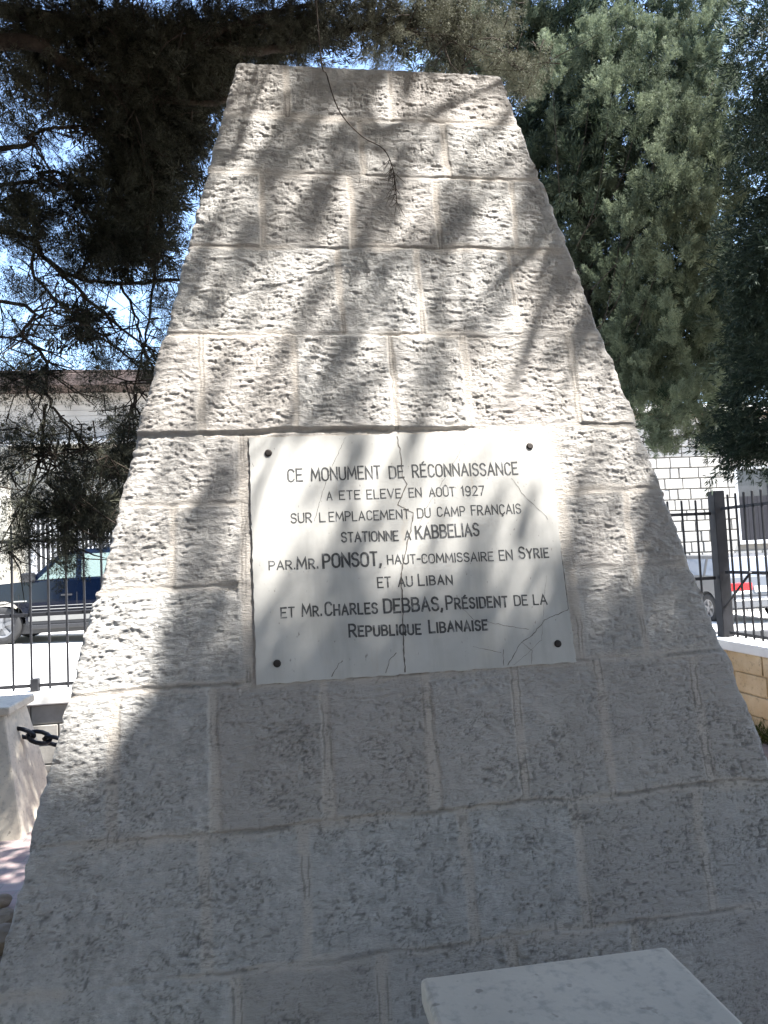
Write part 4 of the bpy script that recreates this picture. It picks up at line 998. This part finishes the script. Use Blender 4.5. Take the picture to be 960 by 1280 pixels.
# --- the open-crowned tree on the left whose limbs hang in front of the sky
def left_tree():
    root = (-3.6, 1.9, -.1)
    t = empty('spreading_cedar', root, 'open dark conifer with bare crooked limbs and hanging cones, filling the upper left', 'tree')
    rg = np.random.default_rng(33); mb = MB()
    hub = lambda z: np.array([-3.55, 1.9, z])
    tr = smooth_path([root, (-3.55, 1.9, 1.8), (-3.6, 1.85, 3.6), (-3.5, 1.9, 6), (-3.55, 1.9, 8.5)]); mb.tube(tr, list(np.linspace(.24, .05, len(tr))), 12)
    cr = Crown(34, 8, 100, .14, .022, .0034, 1.1)
    limbs = [ # pixel path with depth, start radius, end radius, start height at the trunk (None: starts free on another limb)
     ([(0, 52, 1.8), (70, 75, 1.9), (140, 108, 2.0), (230, 128, 2.1), (330, 120, 2.3)], .052, .016, 4.2),
     ([(0, 185, 1.9), (35, 170, 2.0), (62, 160, 2.0), (105, 156, 2.1)], .028, .010, 3.7),
     ([(0, 232, 2.0), (55, 215, 2.1), (105, 226, 2.2), (170, 240, 2.2)], .026, .008, 3.5),
     ([(0, 290, 2.0), (50, 318, 2.1), (95, 346, 2.2), (150, 355, 2.3), (232, 349, 2.4)], .032, .012, 3.5),
     ([(0, 287, 2.0), (42, 345, 2.1), (90, 393, 2.2), (140, 430, 2.2), (196, 474, 2.3)], .022, .007, 3.3),
     ([(62, 326, 2.1), (112, 376, 2.1), (160, 418, 2.2), (205, 452, 2.3)], .014, .006, None),
     ([(0, 378, 1.6), (30, 418, 1.6), (58, 455, 1.7), (60, 500, 1.7), (88, 535, 1.7), (112, 560, 1.8), (150, 580, 1.9)], .020, .006, 3.0),
     ([(58, 505, 1.7), (54, 545, 1.7), (45, 585, 1.7), (28, 640, 1.7), (14, 690, 1.7)], .010, .003, None),
     ([(52, 545, 1.7), (62, 600, 1.7), (80, 640, 1.7), (78, 690, 1.7)], .007, .003, None),
     ([(72, 550, 1.7), (70, 590, 1.75), (78, 620, 1.75)], .006, .002, None), ([(80, 552, 1.7), (84, 590, 1.75), (95, 620, 1.75)], .006, .002, None),
     ([(0, 420, 1.9), (40, 405, 2.0), (70, 380, 2.0)], .012, .005, 3.0),
     ([(0, 468, 1.8), (30, 475, 1.8), (58, 462, 1.8)], .012, .006, 2.7),
     ([(150, 355, 2.3), (172, 400, 2.3), (178, 440, 2.3), (205, 470, 2.3)], .010, .004, None),
     ([(95, 346, 2.2), (130, 300, 2.2), (160, 260, 2.3), (205, 235, 2.3)], .012, .005, None),
     ([(0, 12, 1.9), (120, 30, 2.0), (240, 55, 2.1), (340, 62, 2.2), (430, 38, 2.3), (478, 34, 2.3), (540, 44, 2.4), (625, 50, 2.5)], .050, .006, 4.9),
     ([(240, 55, 2.1), (330, 20, 2.1), (430, 0, 2.2), (560, -10, 2.3)], .022, .006, None),
     ([(540, 44, 2.4), (590, 60, 2.4), (635, 80, 2.4), (668, 95, 2.4)], .008, .003, None),
     ([(140, 108, 2.0), (180, 180, 2.1), (190, 250, 2.1), (178, 320, 2.2)], .012, .005, None),
     ([(150, 480, 2.1), (165, 478, 2.1), (170, 495, 2.1), (163, 520, 2.1)], .006, .002, None),
     ([(205, 235, 2.3), (195, 330, 2.3), (180, 430, 2.3), (165, 500, 2.2), (160, 560, 2.2), (150, 620, 2.2)], .010, .004, None)]
    paths = []
    for pts, r0, r1, zh in limbs:
        p = [at(*q) for q in pts]
        if zh is not None: p = [hub(zh)] + p
        p = wobble(smooth_path(p, 6), .006, rg); paths.append((p, r0)); mb.tube(p, list(np.linspace(r0*(.50 if zh is not None and zh < 4 else .9), r1*.8, len(p))), 8)
        # side twigs, thin and crooked
        for k in range(int(len(p)*1.1)):
            b = p[rg.integers(2, len(p))]; q = b + rg.normal(0, 1, 3)*np.array([.16, .12, .13])+np.array([.05, 0, -.06]); m = (b+q)/2+rg.normal(0, .025, 3)
            mb.tube([b, m, q], [.005, .0035, .0015], 4, False)
            if rg.random() < .45:
                cr.add(np.array([q, m]), rg.normal(0, .6, (2, 3))+np.array([.1, 0, -.5]), rg.uniform(.5, .95, 2), .1+.3*rg.random(2))
    # foliage masses: px, py, depth, radius x, radius y (pixels), number of sprays
    masses = [
     (40, 15, 1.9, 60, 28, 150), (120, 30, 2.0, 60, 35, 230), (200, 45, 2.1, 60, 45, 330), (270, 40, 2.2, 50, 40, 280), (60, 95, 2.0, 70, 18, 70), (30, 55, 2.0, 50, 25, 90), (170, 95, 2.1, 50, 40, 260), (230, 110, 2.2, 45, 45, 300), (265, 80, 2.3, 35, 50, 220),
     (110, 125, 2.1, 50, 20, 90), (195, 160, 2.2, 45, 40, 240), (235, 180, 2.3, 25, 45, 110), (150, 190, 2.2, 40, 35, 130), (200, 225, 2.2, 35, 35, 120), (165, 250, 2.2, 35, 40, 140), (140, 300, 2.2, 38, 38, 150), (185, 300, 2.3, 25, 35, 60), (215, 290, 2.3, 15, 50, 45),
     (20, 120, 2.0, 35, 12, 26), (30, 160, 2.0, 40, 10, 34), (10, 210, 2.0, 25, 10, 22), (90, 230, 2.1, 50, 14, 60), (20, 255, 2.0, 35, 15, 50), (55, 265, 2.1, 25, 15, 30), (15, 290, 2.0, 30, 14, 40), (70, 300, 2.1, 40, 12, 40), (100, 330, 2.2, 30, 14, 40), (30, 350, 2.1, 30, 18, 34), (100, 400, 2.2, 30, 16, 46), (200, 375, 2.3, 18, 40, 60), (215, 420, 2.3, 14, 35, 40), (130, 445, 2.2, 30, 14, 34), (190, 460, 2.3, 18, 20, 40),
     (20, 405, 1.8, 30, 12, 22), (50, 460, 1.7, 20, 16, 26), (12, 470, 1.8, 24, 16, 34), (120, 480, 2.1, 30, 10, 24), (8, 540, 1.7, 14, 34, 44), (30, 548, 1.7, 18, 12, 24), (70, 540, 1.7, 16, 14, 34), (5, 580, 1.7, 12, 20, 24), (105, 575, 1.8, 16, 14, 40), (110, 545, 1.8, 10, 12, 14),
     (152, 530, 2.1, 12, 30, 70), (150, 575, 2.1, 14, 26, 90), (140, 620, 2.1, 14, 20, 60), (45, 620, 1.7, 16, 16, 56), (30, 640, 1.7, 12, 12, 24), (88, 605, 1.75, 11, 20, 40), (100, 640, 1.8, 22, 14, 80), (125, 650, 1.9, 16, 12, 60), (82, 670, 1.75, 11, 22, 50), (30, 665, 1.7, 9, 16, 26), (15, 680, 1.7, 8, 14, 18), (80, 700, 1.75, 8, 12, 18), (62, 640, 1.7, 8, 8, 10),
     (330, 30, 2.2, 50, 32, 230), (390, 20, 2.2, 50, 28, 190), (380, 62, 2.3, 34, 14, 60), (450, 15, 2.3, 45, 24, 130), (475, 60, 2.4, 26, 20, 60), (500, 20, 2.4, 40, 25, 120), (560, 15, 2.5, 45, 24, 120), (575, 55, 2.5, 26, 22, 80), (620, 25, 2.6, 30, 20, 60), (630, 80, 2.45, 26, 12, 55), (660, 95, 2.4, 17, 12, 52), (610, 75, 2.4, 14, 10, 30), (340, 75, 2.4, 30, 12, 50), (545, 30, 2.4, 30, 20, 50)]
    for px, py, Y, rx, ry, n in masses:
        c = at(px, py, Y); sc_ = (Y-CAM[1])/F_PX; n = int(n*(2.6 if px < 200 and 90 < py < 480 else 1.5)); u = np.clip(rg.normal(0, .52, (n, 3)), -1.15, 1.15)
        P = c + np.stack([u[:, 0]*rx*sc_, u[:, 1]*.22, u[:, 2]*ry*sc_], -1)
        D = rg.normal(0, .55, (n, 3))+np.array([.15, -.05, -.45]); lit_fringe = py < 110 and px > 430
        cr.add(P, D, rg.uniform(.45, .95, n), (.95 if lit_fringe else (.14 if py < 140 else .03))+.22*rg.random(n))  # sunlit fringe tinted light, backlit masses dark: light painted into the tint
        if n > 110:
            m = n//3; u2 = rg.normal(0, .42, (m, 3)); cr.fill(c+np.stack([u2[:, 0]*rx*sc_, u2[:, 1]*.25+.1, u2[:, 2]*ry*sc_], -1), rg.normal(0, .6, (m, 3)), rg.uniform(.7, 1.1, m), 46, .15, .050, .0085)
        for k in range(max(1, n//9)):
            b = P[rg.integers(0, n)]; q = b+rg.normal(0, .07, 3)+np.array([0, 0, .05]); mb.tube([b, (b+q)/2+rg.normal(0, .012, 3), q], [.0015, .003, .004], 4, False)
        if 380 < py < 660 and px < 180:
            k = rg.integers(0, n, 4); cr.cones(P[k]+np.array([0, -.05, 0]), rg.uniform(.009, .014, 4))
    # rest of the crown beyond the frame
    for k in range(120):
        c = np.array([rg.uniform(-6.2, -2.9), rg.uniform(.4, 3.8), rg.uniform(4.2, 8.5)]); px_, py_, d_ = project(c)
        if px_ > -80 and py_ > -80: continue
        u = rg.normal(0, .5, (16, 3)); cr.add(c+u*.35, rg.normal(0, .6, (16, 3))+np.array([0, 0, -.2]), rg.uniform(1.2, 2.2, 16), .4)
    mb.build('trunk', M['bark'], t); cr.build('crown', M['cedar'], t)
    # thin twig dangling before the stone, hanging from the boughs overhead
    tw = MB(); P = smooth_path([(-.28, -.12, 5.05), (-.27, .05, 4.3), at(398, 40, .20), at(409, 95, .24), at(425, 140, .28), at(452, 170, .31), at(480, 187, .34), at(492, 215, .36), at(496, 252, .38)], 6)
    tw.tube(P, list(np.linspace(.0032, .0014, len(P))), 6)
    for k in range(46):
        b = P[-1-int(rg.integers(0, 10))]; q = b+rg.normal(0, 1, 3)*np.array([.020, .010, .028])+np.array([-.012, 0, -.03]); tw.tube([b, q], [.0013, .0006], 3, False)
    for b, e in ((at(330, 110, .45), at(345, 145, .47)), (at(281, 122, .42), at(296, 143, .45))): pass
    o = tw.build('dry_twig', M['bark']); tag(o, 'thin crooked dry twig dangling in front of the top of the monument', 'twig')
left_tree()

# ------------------------------------------------------------------ plants in the bed by the right wall
def grasses():
    rg = np.random.default_rng(5); n = 2600; P = np.stack([rg.uniform(3.32, 3.40, n), rg.uniform(-1, 3.95, n), np.full(n, -.02)], -1)
    cr = Crown(6, 5, 9, .12, .09, .008, .8); cr.add(P[::4], rg.normal(0, .35, (len(P[::4]), 3))+np.array([-.15, 0, 1]), rg.uniform(.5, 1.2, len(P[::4])), rg.random(len(P[::4])))
    V = np.concatenate(cr.V); o = np_mesh('grass', V, np.arange(len(V)).reshape(-1, 4), M['grass'], None, dict(tint=np.concatenate(cr.t))); tag(o, 'low green weeds along the foot of the tan wall', 'grass', None, 'stuff')
grasses()
